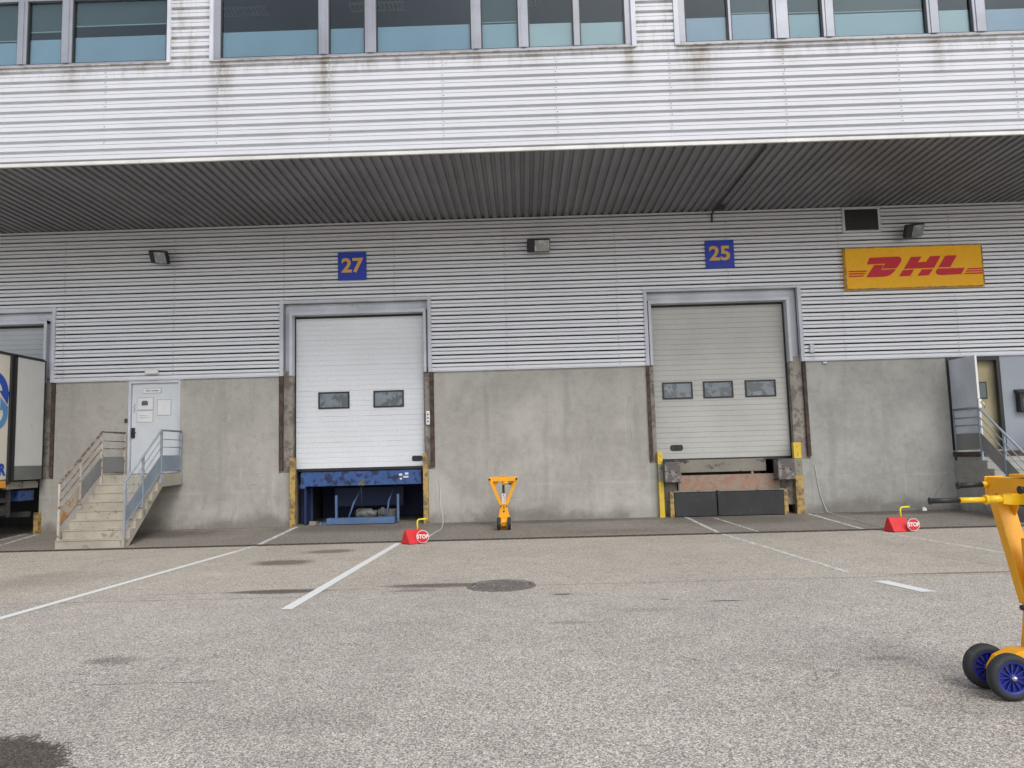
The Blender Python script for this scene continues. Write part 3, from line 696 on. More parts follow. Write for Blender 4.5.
# open door recess and panel
m = MB(); m.box(9.84, 9.92, W - .03, W + .3, 1.28, CB - .03); m.box(10.98, 11.06, W - .03, W + .07, 1.28, CB - .03); m.box(9.92, 10.98, W - .03, W + .07, CB - .13, CB - .03); m.build('door_frame', 'black', B)
m = MB(); m.box(11.06, 11.82, W + .0, W + .3, 1.28, CB - .03); m.build('wall_panel', 'panel_blue', B, 'smooth blue-grey panel beside the open door')
m = MB(); m.box(9.6, 9.84, W + .46, 20.5, 1.2, 3.8); m.box(11.06, 11.3, W + .46, 20.5, 1.2, 3.8); m.box(9.6, 11.3, 20.4, 20.5, 1.2, 3.8); m.box(9.6, 11.3, W + .46, 20.5, 3.8, 3.9); m.build('corridor_wall', 'khaki', B)
m = MB(); pass
m.box(9.925, 11.055, W + .16, W + .19, 1.29, 3.42); cw = m.build('corridor_wall', 'khaki', B)  # set close behind the doorway to catch more daylight
m = MB(); m.box(10.58, 10.82, W + .14, W + .16, 2.45, 2.85); m.cur = 1; m.box(10.61, 10.79, W + .135, W + .141, 2.48, 2.82); m.build('notice', ['dark', 'inside'], cw)
dl = Vector((.045, -.9, 0)).normalized(); dn = Vector((dl.y, -dl.x, 0))
m = MB(); a = Vector((9.93, W - .03, 1.30)); bb = a + dl * .9
m.prism([a, bb, bb + Vector((0, 0, 2.05)), a + Vector((0, 0, 2.05))], dn * .045); od = m.build('door', 'door_blue', B, 'blue-grey steel door standing open above the landing')
m = MB(); e = bb + dl * .004
for z0, h in ((.0, 2.05),): m.prism([e, e + dn * .045, e + dn * .045 + Vector((0, 0, h)), e + Vector((0, 0, h))], dl * .012)
m.build('edge_strip', 'white', od)
m = MB(); c = bb + Vector((0, 0, .98)) + dn * .02; m.box(c.x - .03, c.x + .05, c.y - .03, c.y + .03, c.z - .1, c.z + .12, .01)
m.tube([c + Vector((0, -.02, .05)), c + Vector((.07, -.06, .0)), c + Vector((.08, -.06, -.1))], .012, 6); m.build('latch', 'chrome', od)

# ------------------------------------------------------------------ wall mounted things
def num_sign(s, x, z, label):
    r = root('number_sign', label, 'sign', (x, W - .09, z - .33), group='blue dock number signs')
    m = MB(); m.box(x - .335, x + .335, W - .09, W - .05, z - .335, z + .335, .003); m.build('plate', 'sign_blue', r)
    m = MB(); text(m, s, .47, x + .0, W - .093, z - .0, .008, .013, sx=1.08); m.build('numerals', 'sign_num', r)
num_sign('27', -3.94, 6.0, 'square blue sign with amber number 27 over the white door')
num_sign('25', 4.74, 6.02, 'square blue sign with amber number 25 over the beige door')

sg = root('company_sign', 'wide amber sign box with red slanted letters on the ribbed wall', 'sign', (9.27, W - .1, 5.08))
SX, SZ, SW, SH = 7.61, 5.06, 3.20, .99
m = MB(); m.box(SX, SX + SW, W - .15, W - .04, SZ, SZ + SH, .006); m.build('sign_box', 'sign_amber', sg)
m = MB()
for (x0, x1, z0, z1) in ((0, SW, 0, .02), (0, SW, SH - .02, SH), (0, .025, .02, SH - .02), (SW - .025, SW, .02, SH - .02)): m.box(SX + x0, SX + x1, W - .156, W - .15, SZ + z0, SZ + z1)
m.build('edge_trim', 'post_yellow', sg)
def sp(p, k=0):
    x, y = p; u = (x - 118) / 697; v = 1 - (y + (x - 118) * 22 / 697 - 297) / 205
    return (SX + u * SW, W - .153, SZ + v * SH)
polys = dict(
 letter_d=[[(245, 345), (385, 338), (400, 341), (406, 350), (402, 364), (381, 392), (372, 396), (305, 398), (322, 373), (229, 378)], [(266, 381), (314, 379), (298, 404), (374, 400), (362, 414), (345, 428), (325, 436), (300, 438), (221, 441)]],
 letter_h=[[(455, 340), (508, 338), (487, 366), (530, 364), (550, 336), (604, 334), (566, 393), (414, 399)], [(409, 405), (465, 402), (442, 433), (387, 436)], [(505, 401), (560, 399), (536, 430), (480, 433)]],
 letter_l=[[(628, 333), (686, 331), (647, 389), (588, 391)], [(583, 397), (720, 393), (699, 424), (600, 429), (582, 427), (574, 419), (574, 410)]],
 stripe=[[(135, 410), (228, 407), (224, 413), (135, 416)], [(135, 422), (220, 419), (216, 425), (135, 428)], [(135, 434), (211, 431), (207, 437), (135, 440)],
         [(735, 395), (808, 392), (808, 398), (731, 401)], [(727, 406), (808, 403), (808, 409), (723, 412)], [(719, 418), (808, 414), (808, 421), (715, 424)]])
for nm, pl in polys.items():
    for grp in ([pl] if nm != 'stripe' else [[p] for p in pl]):
        m = MB()
        for p in grp: m.prism([sp(q) for q in p], (0, -.007, 0))
        m.build(nm, 'logo_red', sg)

def flood(x, z, yaw, label):
    r = root('floodlight', label, 'floodlight', (x, W - .05, z), group='black floodlights under the overhang')
    rot = Matrix.Rotation(R(yaw), 4, 'Z') @ Matrix.Rotation(R(26), 4, 'X') @ Matrix.Rotation(R(-yaw * .45), 4, 'Y')
    c = Vector((x, W - .30, z))
    def tr(m):
        m.v = [tuple(c + (rot @ (Vector(v) - c))) for v in m.v]; return m
    m = MB(); m.box(c.x - .29, c.x + .25, c.y - .05, c.y + .05, c.z - .15, c.z + .15, .015)
    for k in range(6): m.box(c.x - .24 + k * .07, c.x - .215 + k * .07, c.y + .05, c.y + .09, c.z - .12, c.z + .12)
    tr(m).build('housing', 'black', r)
    m = MB(); m.box(c.x - .08, c.x + .23, c.y - .062, c.y - .052, c.z - .125, c.z + .125); tr(m).build('lens', 'lamp_glass', r)
    m = MB(); m.box(c.x - .11, c.x + .235, c.y - .056, c.y - .0505, c.z - .13, c.z + .13); tr(m).build('reflector', 'reflector', r)
    m = MB(); m.box(x - .04, x + .04, W - .2, W - .045, z + .0, z + .05); m.box(x - .1, x + .1, W - .06, W - .045, z - .05, z + .1); m.build('bracket', 'dark', r)
flood(-8.42, 6.30, -26, 'black floodlight tilted down and turned to the left above the pale grey door')
flood(.50, 6.30, 0, 'black floodlight facing straight out between the two number signs')
flood(9.2, 6.38, 26, 'black floodlight above the amber company sign')

r = root('emergency_light', 'small white box light mounted over the pale grey door', 'light', (-8.66, W - .05, 3.55))
m = MB(); m.box(-8.82, -8.52, W - .13, W - .05, 3.56, 3.70, .012); m.build('housing', 'white', r)
m = MB(); m.box(-8.80, -8.54, W - .138, W - .13, 3.575, 3.685, .003); m.build('diffuser', 'paper', r)
r = root('door_control_box', 'narrow white push-button box on the pier beside the white dock door', 'control box', (-2.2, W - .02, 2.2))
m = MB(); m.box(-2.25, -2.16, W - .05, W + .03, 2.2, 2.52, .01); m.build('housing', 'white', r)
m = MB(); [m.lathe((-2.205, W - .05, 2.28 + k * .08), (0, -1, 0), [(0, .02), (.01, .02), (.01, .001)], 10) for k in range(3)]; m.build('button', 'ink', r)
r = root('letter_box', 'black letter box mounted on the blue-grey panel', 'letter box', (11.5, W - .02, 2.1))
m = MB(); m.box(11.36, 11.76, W - .16, W + .0, 2.12, 2.56, .012); m.build('body', 'black', r)
m = MB(); m.prism([(11.34, W - .19, 2.56), (11.34, W, 2.64), (11.34, W, 2.565), (11.34, W - .17, 2.52)], (.44, 0, 0)); m.build('lid', 'dark', r)
m = MB(); m.box(11.43, 11.70, W - .164, W - .16, 2.2, 2.42); m.build('label_plate', 'trailer_grey', r)

# ------------------------------------------------------------------ staircases
def stairs(x0, x1, label, solid, mirror, rail_specs):
    st = root('staircase', label, 'staircase', ((x0 + x1) / 2, 16.0, -.1), group='concrete staircases up to the doors')
    yb, yt, zt = 14.68, 16.22, 1.235; n = 8; rise = (zt + .16) / n; go = (yt - yb) / (n - 1)
    m = MB(); pts = []
    for i in range(n):
        y = yb + i * go; pts.append((y, -.16 + i * rise)); pts.append((y, -.16 + (i + 1) * rise))
    pts[0] = (yb, -.2); top = [(W - .001, zt)]
    under = [(W - .001, .98 if not solid else -.2), (16.22, .96 if not solid else -.2), (14.82, -.2)] if not solid else [(W - .001, -.2)]
    poly = pts + top + under
    # body as slices so the side stays planar
    m.prism([(x0, y, z) for y, z in poly], (x1 - x0, 0, 0)); body = m.build('steps', 'step_concrete' if not solid else 'concrete_grey', st, bevel=.008)
    m = MB()
    for i in range(n - 1):
        y = yb + i * go; z = -.16 + (i + 1) * rise; m.box(x0 + .01, x1 - .01, y - .012, y + .04, z - .02, z + .004)
    m.build('nosing', 'step_concrete', st)
    if solid:
        m = MB(); m.box(x0 - .02, x1 + .02, 16.21, W - .002, zt - .1, zt + .006); m.build('landing_edge', 'rust', st)
    for (x, mats) in rail_specs:
        top_m, post_m, plate_m, low_m = mats; s = 1 if x > (x0 + x1) / 2 else -1
        y0, y1, y2 = 14.74, 16.19, W - .08; zl = 2.2; zb = 1.12
        def zs(y, off): return (zb + (zl - zb) * (y - y0) / (y1 - y0)) + off
        m = MB()
        m.tube([(x, y0 - .02, zb), (x, y1, zl), (x, y2, zl)], .024, 8)
        hr = m.build('handrail', top_m, st)
        m = MB()
        for off in (-.2, -.37): m.tube([(x, y0, zb + off), (x, y1, zl + off), (x, y2, zl + off)], .011, 6)
        m.tube([(x, y0, zb - .86), (x, y1, zl - .90), (x, y2, zl - .90)], .013, 6)
        m.build('mid_rail', top_m, hr)
        ym = 15.42
        for (yy, za, zz) in ((y0, -.14, zb), (ym, zs(ym, -1.02), zs(ym, 0)), (y1, 1.08, zl), (y2, 1.08, zl)):
            m = MB(); m.box(x - .02, x + .02, yy - .02, yy + .02, za, zz)
            if yy != y0: m.box(x - .03, x + .03, yy - .035, yy + .035, za - .03, za + .06)
            m.build('post', post_m, hr)
        m = MB(); t_ = .006
        m.prism([(x - t_, ym + .02, zs(ym + .02, -.86)), (x - t_, y1 - .02, zl - .90), (x - t_, y1 - .02, zl - .55), (x - t_, ym + .02, zs(ym + .02, -.52))], (2 * t_, 0, 0))
        m.prism([(x - t_, y1 + .02, zl - .90), (x - t_, y2 - .02, zl - .90), (x - t_, y2 - .02, zl - .55), (x - t_, y1 + .02, zl - .55)], (2 * t_, 0, 0))
        m.build('kick_plate', plate_m, hr)
        m = MB(); m.prism([(x - t_, y0 + .02, zs(y0 + .02, -.84)), (x - t_, ym - .02, zs(ym - .02, -.86)), (x - t_, ym - .02, zs(ym - .02, -.52)), (x - t_, y0 + .02, zs(y0 + .02, -.52))], (2 * t_, 0, 0))
        m.build('kick_plate', low_m, hr)
    return st
stairs(-9.30, -7.93, 'concrete staircase with grey and rusting handrails up to the closed pale grey door', False, False,
       [(-9.27, ('rail_rust', 'rail_post', 'plate_dull', 'plate_rust')), (-7.955, ('rail_grey', 'rail_grey', 'plate_grey', 'plate_grey'))])
stairs(9.85, 11.92, 'concrete staircase with dull grey handrails up to the open blue-grey door', True, True,
       [(9.88, ('rail_grey', 'rail_grey', 'plate_dull', 'plate_dull')), (11.88, ('rail_rust', 'rail_grey', 'plate_dull', 'plate_dull'))])

# ------------------------------------------------------------------ dock equipment
def guard(x, z0, z1, label, w=.11, y=W - .07, segs=None):
    r = root('guard_post', label, 'guard post', (x, y, -.05), group='yellow steel guard posts at the docks')
    for (a, b, mt) in (segs or [(z0, z1, 'post_yellow')]):
        m = MB(); m.box(x - w / 2, x + w / 2, y - .05, y - .038, a, b, .002); m.box(x - w / 2, x - w / 2 + .012, y - .038, y + .07, a, b); m.box(x + w / 2 - .012, x + w / 2, y - .038, y + .07, a, b)
        for zz in (a + .08, b - .08): m.lathe((x, y - .05, zz), (0, -1, 0), [(0, .016), (.01, .016), (.01, .001)], 8)
        m.build('post_section', mt, r)
guard(-5.345, -.06, 1.52, 'rusty yellow guard post at the left edge of the blue dock leveller', .12)
guard(-2.275, -.06, 1.55, 'rusty yellow guard post between the blue leveller and the red round-sign chock')
guard(3.115, -.06, 1.43, 'bright yellow guard post with bare middle at the left of the beige door', .11, segs=[(-.06, .74, 'post_clean'), (.742, 1.14, 'post_bare'), (1.142, 1.43, 'post_clean')])
guard(6.25, -.06, 1.56, 'tall yellow guard post at the right of the beige door', .17, segs=[(-.06, .82, 'post_yellow'), (.822, 1.2, 'post_bare'), (1.202, 1.56, 'post_clean')])
guard(-11.28, -.06, .42, 'short cream yellow guard post under the back of the white trailer', .11)
guard(3.33, -.06, .52, 'short worn yellow post left of the black rubber panels', .09, W - .14)
guard(5.90, -.06, .52, 'short worn yellow post right of the black rubber panels', .09, W - .14)

def bumper(x0, x1, label):
    r = root('dock_bumper', label, 'bumper', ((x0 + x1) / 2, W - .1, .72), group='scuffed rubber dock bumpers')
    m = MB(); m.box(x0, x1, W - .34, W + .02, .73, 1.19, .012); m.build('rubber_block', 'buffer', r)
    m = MB(); m.box(x0 - .02, x1 + .02, W - .30, W + .02, 1.19, 1.205); m.box(x0 - .02, x1 + .02, W - .30, W + .02, .715, .73)
    for k in (.3, .7): m.lathe((x0 + (x1 - x0) * k, W - .34, .96), (0, -1, 0), [(0, .02), (.012, .02), (.012, .001)], 8)
    m.build('mounting_plate', 'dark', r)
bumper(3.17, 3.52, 'scuffed grey rubber bumper under the left end of the beige door')
bumper(5.72, 6.10, 'scuffed grey rubber bumper under the right end of the beige door')

# leveller at dock 25
r = root('dock_leveller', 'rusty orange dock leveller front under the beige door', 'dock leveller', (4.6, W, -.05))
m = MB(); m.box(3.5, 5.6, W + .16, W + 2.4, 1.19, 1.22); m.box(3.5, 5.6, W + .14, W + .17, .93, 1.2, .004); m.build('lip_plate', 'lip_beige', r)
m = MB(); m.box(3.52, 5.84, W - .02, W + .02, .50, .87, .006); m.box(3.55, 3.60, W - .03, W - .02, .5, .92); m.box(5.2, 5.25, W - .03, W - .02, .85, .93); m.build('front_plate', 'orange_rust', r)
m = MB(); m.box(3.1, 3.5, W + .06, W + .14, -.05, .76); m.build('side_plate', 'pier', r)
m = MB(); m.box(5.66, 6.24, W + .06, W + .14, .15, .82); m.build('side_plate', 'pier', r)
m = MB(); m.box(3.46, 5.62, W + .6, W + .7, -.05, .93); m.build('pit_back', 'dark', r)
m = MB(); m.box(5.55, 5.85, W + .9, W + 1.1, -.05, .6); m.box(5.74, 5.84, W + .04, W + .06, .7, .8); m.build('support_leg', 'dark', r)
r = root('rubber_panel', 'wide black rubber panel pair leaning at the foot of the rusty leveller', 'rubber panel', (4.6, W - .1, -.05))
m = MB(); m.box(3.385, 4.335, W - .2, W - .03, -.05, .50, .01); m.build('panel', 'rubber', r)
m = MB(); m.box(4.36, 5.845, W - .2, W - .03, -.05, .50, .01); m.build('panel', 'rubber', r)
m = MB(); m.box(3.37, 5.86, W - .215, W - .02, .502, .53, .004); m.build('top_bar', 'lip_beige', r)

# leveller at dock 27
r = root('dock_leveller', 'bright blue dock leveller raised over a dark pit under the white door', 'dock leveller', (-3.85, W, -.05))
m = MB(); m.box(-5.22, -2.40, W + .10, W + .16, .84, 1.15, .006); m.box(-5.22, -2.40, W + .16, W + 2.5, 1.12, 1.17)
m.box(-5.24, -5.1, W + .07, W + .1, .80, .88); lp = m.build('lip_plate', 'level_blue', r)
m = MB(); m.prism([(-3.9, W + .095, .84), (-3.72, W + .095, .84), (-3.72, W + .095, .98), (-3.80, W + .095, .97)], (0, -.02, 0)); m.build('hook', 'motor', lp)
m = MB()
for (x0, x1, z0, z1) in ((-2.92, -2.84, 1.04, 1.09), (-2.90, -2.85, .95, .99), (-2.78, -2.70, 1.06, 1.11), (-2.82, -2.70, .99, 1.03)): m.box(x0, x1, W + .092, W + .1, z0, z1)
m.build('sticker', 'paper', lp)
m = MB(); m.tube([(-3.82, W + .14, .84), (-3.80, W + .2, .3)], .008, 6); m.build('chain', 'dark', r)
m = MB(); m.box(-4.6, -3.02, W + .02, W + .26, -.04, .10, .006); m.box(-4.75, -4.70, W + .02, W + .1, -.05, .02); m.build('base_beam', 'steel_blue', r)
m = MB()
for x in (-4.42, -2.98): m.box(x, x + .05, W + .12, W + .18, .0, .62)
m.tube([(-4.15, W + .3, .08), (-4.05, W + .4, .42), (-3.9, W + .7, .8)], .022, 8); m.tube([(-3.25, W + .3, .1), (-3.22, W + .4, .45), (-3.12, W + .7, .8)], .022, 8)
m.build('strut', 'steel_blue', r)
m = MB(); m.lathe((-4.0, W + .45, .16), (1, 0, 0), [(0, .001), (0, .1), (.05, .12), (.36, .12), (.4, .08), (.5, .08), (.5, .001)], 18)
for k in range(8): m.lathe((-3.93 + k * .035, W + .45, .16), (1, 0, 0), [(0, .12), (0, .13), (.008, .13), (.008, .12)], 18)
m.build('pump_motor', 'motor', r)
m = MB(); m.box(-3.48, -3.05, W + .4, W + .65, .04, .26, .01); m.box(-3.4, -3.32, W + .35, W + .4, .14, .3, .005); m.build('oil_tank', 'motor', r)
m = MB(); m.box(-5.33, -5.05, W + .5, W + .55, -.04, .8); m.box(-5.15, -5.1, W + .15, W + .5, -.04, .8); m.box(-5.3, -2.35, W + 2.3, W + 2.4, -.04, 1.1); m.box(-4.7, -3.0, W + 1.2, W + 1.3, .3, .75); m.build('pit_frame', 'level_blue_dark', r)
r = root('debris_block', 'small pale brick-sized block lying in the pit mouth beside the blue base beam', 'block', (-4.92, W + .05, -.05))
m = MB(); m.prism([(-5.0, W + .0, -.05), (-4.84, W + .02, -.05), (-4.84, W + .02, .04), (-4.99, W + .0, .05)], (.01, .1, 0)); m.build('block', 'concrete', r, bevel=.008)
m = MB(); m.prism([(8.93, 17.0, -.052), (9.02, 16.97, -.052), (9.03, 17.0, -.0), (8.98, 17.0, .035), (8.94, 17.0, .01)], (.02, .06, 0)); o = m.build('crumpled_cup', 'white', None, bevel=.006)
tag(o, 'small white crumpled cup lying at the foot of the grey wall', 'cup')

# ------------------------------------------------------------------ wheel chocks
def chock(x, y, rz, octo, label):
    zg = g(y); L, Dp, Hh = .36, .29, .26
    Ri = Matrix.Rotation(-rz, 4, 'Z')
    def un(m): m.v = [tuple(Ri @ Vector(v)) for v in m.v]; return m
    r = root('wheel_chock', label, 'wheel chock', (0, 0, 0), group='red wheel chocks with stop signs')
    m = MB(); m.prism([(-L / 2, -Dp / 2, .012), (-L / 2, Dp / 2, .012), (-L / 2, .03, Hh), (-L / 2, -.02, Hh)], (L, 0, 0)); m.build('wedge', 'chock_red', r, bevel=.008, local=True)
    m = MB()
    for sx_ in (-.15, .1): m.box(sx_, sx_ + .05, -Dp / 2 + .01, Dp / 2 - .01, 0, .014)
    m.build('foot', 'rubber', r, local=True)
    # the sign and the bent handle face the yard
    e = Matrix.Rotation(rz, 4, 'Z') @ Vector((L / 2 - .05, 0, 0))
    cx, cy, cz = e.x + .10, e.y - .20, .135; n = 8 if octo else 28; rr = .118
    def disc(rad, yy, th):
        mm = MB(); mm.prism([(cx + rad * math.cos(2 * math.pi * (k + .5) / n), yy, cz + rad * math.sin(2 * math.pi * (k + .5) / n)) for k in range(n)], (0, th, 0)); return un(mm)
    sgn = disc(rr, cy, .008).build('sign_rim', 'white', r, local=True)
    disc(rr - .010, cy - .004, .004).build('sign_face', 'sign_red', sgn, local=True)
    m = MB(); text(m, 'STOP', .100, cx, cy - .006, cz, .004, .0035, sx=.86); un(m).build('lettering', 'white', sgn, local=True)
    m = MB(); hx, hy = e.x - .02, e.y; m.tube([(hx, hy, .22), (hx - .005, hy, .38), (hx + .0, hy, .41), (hx + .015, hy, .432), (hx + .045, hy, .44), (hx + .17, hy, .442)], .016, 10); un(m).build('handle', 'hand_yellow', r, local=True)
    m = MB(); m.beam((e.x, e.y, .03), (cx, cy + .01, .03), .04, .03); un(m).build('sign_bracket', 'trailer_grey', r, local=True)
    r.location = (x, y, zg); r.rotation_euler = (0, 0, rz)
    return r
chock(-2.12, 14.05, R(44), False, 'red wheel chock with round stop sign near the blue leveller')
chock(6.86, 14.0, R(14), True, 'red wheel chock with eight-sided stop sign below the amber company sign')
def cord(pts, label):
    P_ = [Vector(p) for p in pts]; out = []
    for i in range(len(P_) - 1):
        p0 = P_[max(i - 1, 0)]; p1 = P_[i]; p2 = P_[i + 1]; p3 = P_[min(i + 2, len(P_) - 1)]
        for k in range(6):
            t = k / 6; out.append(.5 * ((2 * p1) + (p2 - p0) * t + (2 * p0 - 5 * p1 + 4 * p2 - p3) * t * t + (3 * p1 - p0 - 3 * p2 + p3) * t ** 3))
    out.append(P_[-1]); m = MB(); m.tube(out, .008, 6); o = m.build('cord', 'cord'); tag(o, label, 'cord', 'pale cords tying the chocks to the wall')
cord([(-1.86, 13.95, g(13.9) + .1), (-1.76, 14.5, .0), (-1.72, 15.2, .0), (-1.8, 16.3, .08), (-1.92, 17.0, .32), (-1.95, 17.17, .7), (-1.98, 17.18, 1.0)], 'pale cord running from the round-sign chock up the wall by the white door')
cord([(7.0, 13.95, g(13.9) + .05), (6.98, 14.5, -.13), (6.9, 15.4, g(15.4) + .012), (6.87, 16.9, g(16.9) + .012), (6.84, 17.15, .03), (6.73, 17.18, .45), (6.66, 17.185, 1.05)], 'pale cord running from the eight-sided-sign chock up the wall by the beige door')

# ------------------------------------------------------------------ trailer jacks (local frame: x across, y forward to the grips, z up)
def jack(label, plate=True, Hh=1.235):
    r = root('trailer_jack', label, 'trailer jack', group='yellow trailer support jacks')
    hw = .295
    m = MB(); m.beam((-hw, 0, Hh - .055), (hw, 0, Hh - .055), .10, .10); m.box(-hw - .012, -hw, -.06, .06, Hh - .12, Hh, .004); m.box(hw, hw + .012, -.06, .06, Hh - .12, Hh, .004)
    m.box(-.07, .07, -.06, .06, Hh, Hh + .02, .004); m.build('top_beam', 'jack', r, bevel=.006, local=True)
    for s in (-1, 1):
        m = MB(); m.beam((s * (hw - .03), 0, Hh - .10), (s * .055, 0, .50), .065, .11, (0, 1, 0)); m.prism([(s * (hw - .06), -.04, Hh - .1), (s * (hw - .20), -.04, Hh - .1), (s * (hw - .115), -.04, Hh - .24)], (0, .008, 0))
        m.build('leg', 'jack', r, bevel=.005, local=True)
        m = MB(); m.tube([(s * (hw - .01), .05, Hh - .05), (s * (hw - .01), .09, Hh - .05)], .018, 10); g1 = m.build('grip_stub', 'jack_bright', r, local=True)
        m = MB(); m.tube([(s * (hw - .01), .085, Hh - .05), (s * (hw - .01), .235, Hh - .055)], .018, 10); m.tube([(s * (hw - .01), .235, Hh - .055), (s * (hw - .01), .243, Hh - .055)], .023, 10); m.build('grip', 'black', g1, local=True)
        m = MB(); m.lathe((s * .11, .27, .128), (1, 0, 0), [(-.03, .088), (-.036, .1), (-.034, .118), (-.018, .128), (.018, .128), (.034, .118), (.036, .1), (.03, .088), (-.03, .088)], 32); w = m.build('wheel', 'tyre', r, local=True)
        m = MB(); m.lathe((s * .11, .27, .128), (1, 0, 0), [(-.031, .090), (-.031, .080), (-.01, .076), (.01, .076), (.031, .080), (.031, .090)], 28)
        m.lathe((s * .11, .27, .128), (1, 0, 0), [(-.03, .001), (-.03, .022), (.03, .022), (.03, .001)], 16)
        m.lathe((s * .11, .27, .128), (1, 0, 0), [(-.006, .02), (-.006, .08)], 24, False)
        for k in range(12):
            a = 2 * math.pi * k / 12
            m.beam((s * .11, .27 + .02 * math.cos(a), .128 + .02 * math.sin(a)), (s * .11, .27 + .08 * math.cos(a), .128 + .08 * math.sin(a)), .008, .04, (1, 0, 0))
        m.build('rim', 'rim_blue', w, local=True)
        m = MB(); m.lathe((s * .11, .27, .128), (s, 0, 0), [(.028, .016), (.044, .013), (.047, .001)], 12); m.build('hub_cap', 'chrome', w, local=True)
    m = MB(); m.tube([(-.09, .27, .128), (.09, .27, .128)], .02, 10); m.prism([(-.06, .05, .03), (-.06, .05, .25), (-.06, .17, .25), (-.06, .26, .21), (-.06, .30, .15), (-.06, .27, .07)], (.12, 0, 0)); m.build('axle', 'jack', r, bevel=.004, local=True)
    m = MB(); m.lathe((0, 0, 0), (0, 0, 1), [(.42, .001), (.42, .055), (Hh - .36, .055), (Hh - .36, .001)], 20); m.build('cylinder', 'jack', r, local=True)
    m = MB(); m.box(-.05, .05, .04, .0555, .50, .515)
    m.build('bracket', 'jack', r, local=True)
    if plate:
     m = MB(); m.prism([(-.04, .057, .52), (.04, .057, .52), (.04, .057, .73), (-.04, .057, .73)], (0, .006, 0)); m.cur = 1
     for k in range(6): m.box(-.032, -.032 + random.uniform(.03, .06), .063, .065, .54 + k * .027, .547 + k * .027)
     m.box(-.01, .012, .063, .066, .69, .712); m.build('label_plate', ['paper', 'sign_red'], r, local=True)
    m = MB(); m.lathe((0, 0, 0), (0, 0, 1), [(Hh - .37, .026), (Hh, .026)], 12); m.box(-.035, .035, -.035, .035, Hh - .17, Hh - .1); m.build('screw', 'dark', r, local=True)
    m = MB(); m.prism([(-.075, .045, .44), (.075, .045, .44), (.12, .045, .24), (.085, .045, .02), (-.085, .045, .02), (-.12, .045, .24)], (0, -.012, 0))
    m.prism([(-.075, -.045, .44), (.075, -.045, .44), (.12, -.045, .24), (.085, -.045, .02), (-.085, -.045, .02), (-.12, -.045, .24)], (0, -.012, 0))
    m.box(-.075, .075, -.05, .05, .40, .50, .006); m.box(-.055, .055, -.044, .044, .02, .42); m.build('lower_body', 'jack', r, bevel=.004, local=True)
    m = MB(); m.box(-.16, .16, -.17, .08, .0, .016, .003); m.build('base_plate', 'jack', r, local=True)
    m = MB()
    for s in (-1, 1): m.lathe((s * .06, .05, .47), (0, 1, 0), [(0, .016), (.012, .016), (.012, .001)], 8)
    m.lathe((0, .046, .36), (0, 1, 0), [(0, .02), (.006, .02), (.006, .001)], 10)
    m.build('bolt', 'dark', r, local=True)
    # ratchet crank: fork, sleeve, tube, grip
    return r
def crank(r, ang, tilt=0.0, z=1.11):
    rot = Matrix.Rotation(ang, 4, 'Z')
    def T(m): m.v = [tuple((rot @ Vector(v)) + Vector((0, 0, tilt * math.hypot(v[0], v[1])))) for v in m.v]; return m
    m = MB(); m.box(-.04, .04, .03, .12, z - .032, z - .018, .002); m.box(-.04, .04, .03, .12, z + .018, z + .032, .002); m.box(-.04, -.026, .03, .12, z - .018, z + .018); m.box(.026, .04, .03, .12, z - .018, z + .018)
    m.prism([(-.04, .12, z - .03), (.04, .12, z - .03), (.026, .16, z - .026), (-.026, .16, z - .026)], (0, 0, .056)); m.tube([(0, .13, z), (0, .24, z)], [.024, .024], 12); m.tube([(0, .24, z), (0, .253, z)], .029, 12)
    m.tube([(0, .253, z), (0, .405, z)], .016, 12); cr = T(m).build('crank', 'jack_bright', r, local=True)
    m = MB(); m.tube([(0, .40, z), (0, .57, z)], .016, 12); m.tube([(0, .57, z), (0, .577, z)], .021, 12); T(m).build('crank_grip', 'black', cr, local=True)
near = jack('large yellow trailer jack with blue-rimmed wheels standing in the open yard', False)
crank(near, R(-2), .0)
near.location = (2.975, 4.47, 0); near.rotation_euler = (0, 0, R(91))
far = jack('yellow trailer jack standing against the concrete wall between the two dock doors', True, 1.10)
crank(far, R(17), 0, .955)
far.location = (-.46, 16.0, g(16.0)); far.rotation_euler = (0, 0, R(180))

# ------------------------------------------------------------------ trailer
TX = -11.2; TW = 2.5; TY0 = 3.6; TY1 = 15.98
T = root('semi_trailer', 'white box trailer with blue arrow livery backed up to the grey door', 'trailer', (TX - TW / 2, 10, 0))
m = MB(); m.box(TX - TW, TX, TY0, 17.02, 1.2, 3.93, .02); m.build('box_body', 'trailer_cream', T)
m = MB(); m.box(TX - .02, TX + .035, TY1 - .05, TY1 + .05, 1.12, 3.96, .006); m.box(TX - TW - .02, TX + .02, 16.98, 17.06, 3.88, 3.97); m.box(TX - .03, TX + .02, TY0, 17.05, 3.92, 3.975, .006); m.build('corner_frame', 'black', T)
m = MB(); m.box(TX + .03, TX + .075, TY1 + .08, 17.0, 1.50, 3.90, .004); dd = m.build('rear_door', 'trailer_white', T, 'white rear door folded back flat against the side')
m = MB(); m.box(TX + .03, TX + .077, TY1 + .08, 17.0, 1.19, 1.498, .004); m.build('lower_band', 'trailer_grey', dd)
m = MB(); m.box(TX + .02, TX + .085, 17.0, 17.03, 1.18, 3.93); m.box(TX + .02, TX + .085, TY1 + .05, TY1 + .08, 1.18, 3.93); m.box(TX + .02, TX + .085, TY1 + .05, 17.03, 3.9, 3.93); m.build('door_seal', 'black', dd)
m = MB(); m.box(TX + .002, TX + .014, TY0, TY1 - .07, 1.04, 1.19); m.build('side_stripe', 'stripe_orange', T)
m = MB(); m.box(TX - .1, TX, TY1, 17.0, 1.0, 1.16); m.build('rear_rail', 'lip_beige', T)
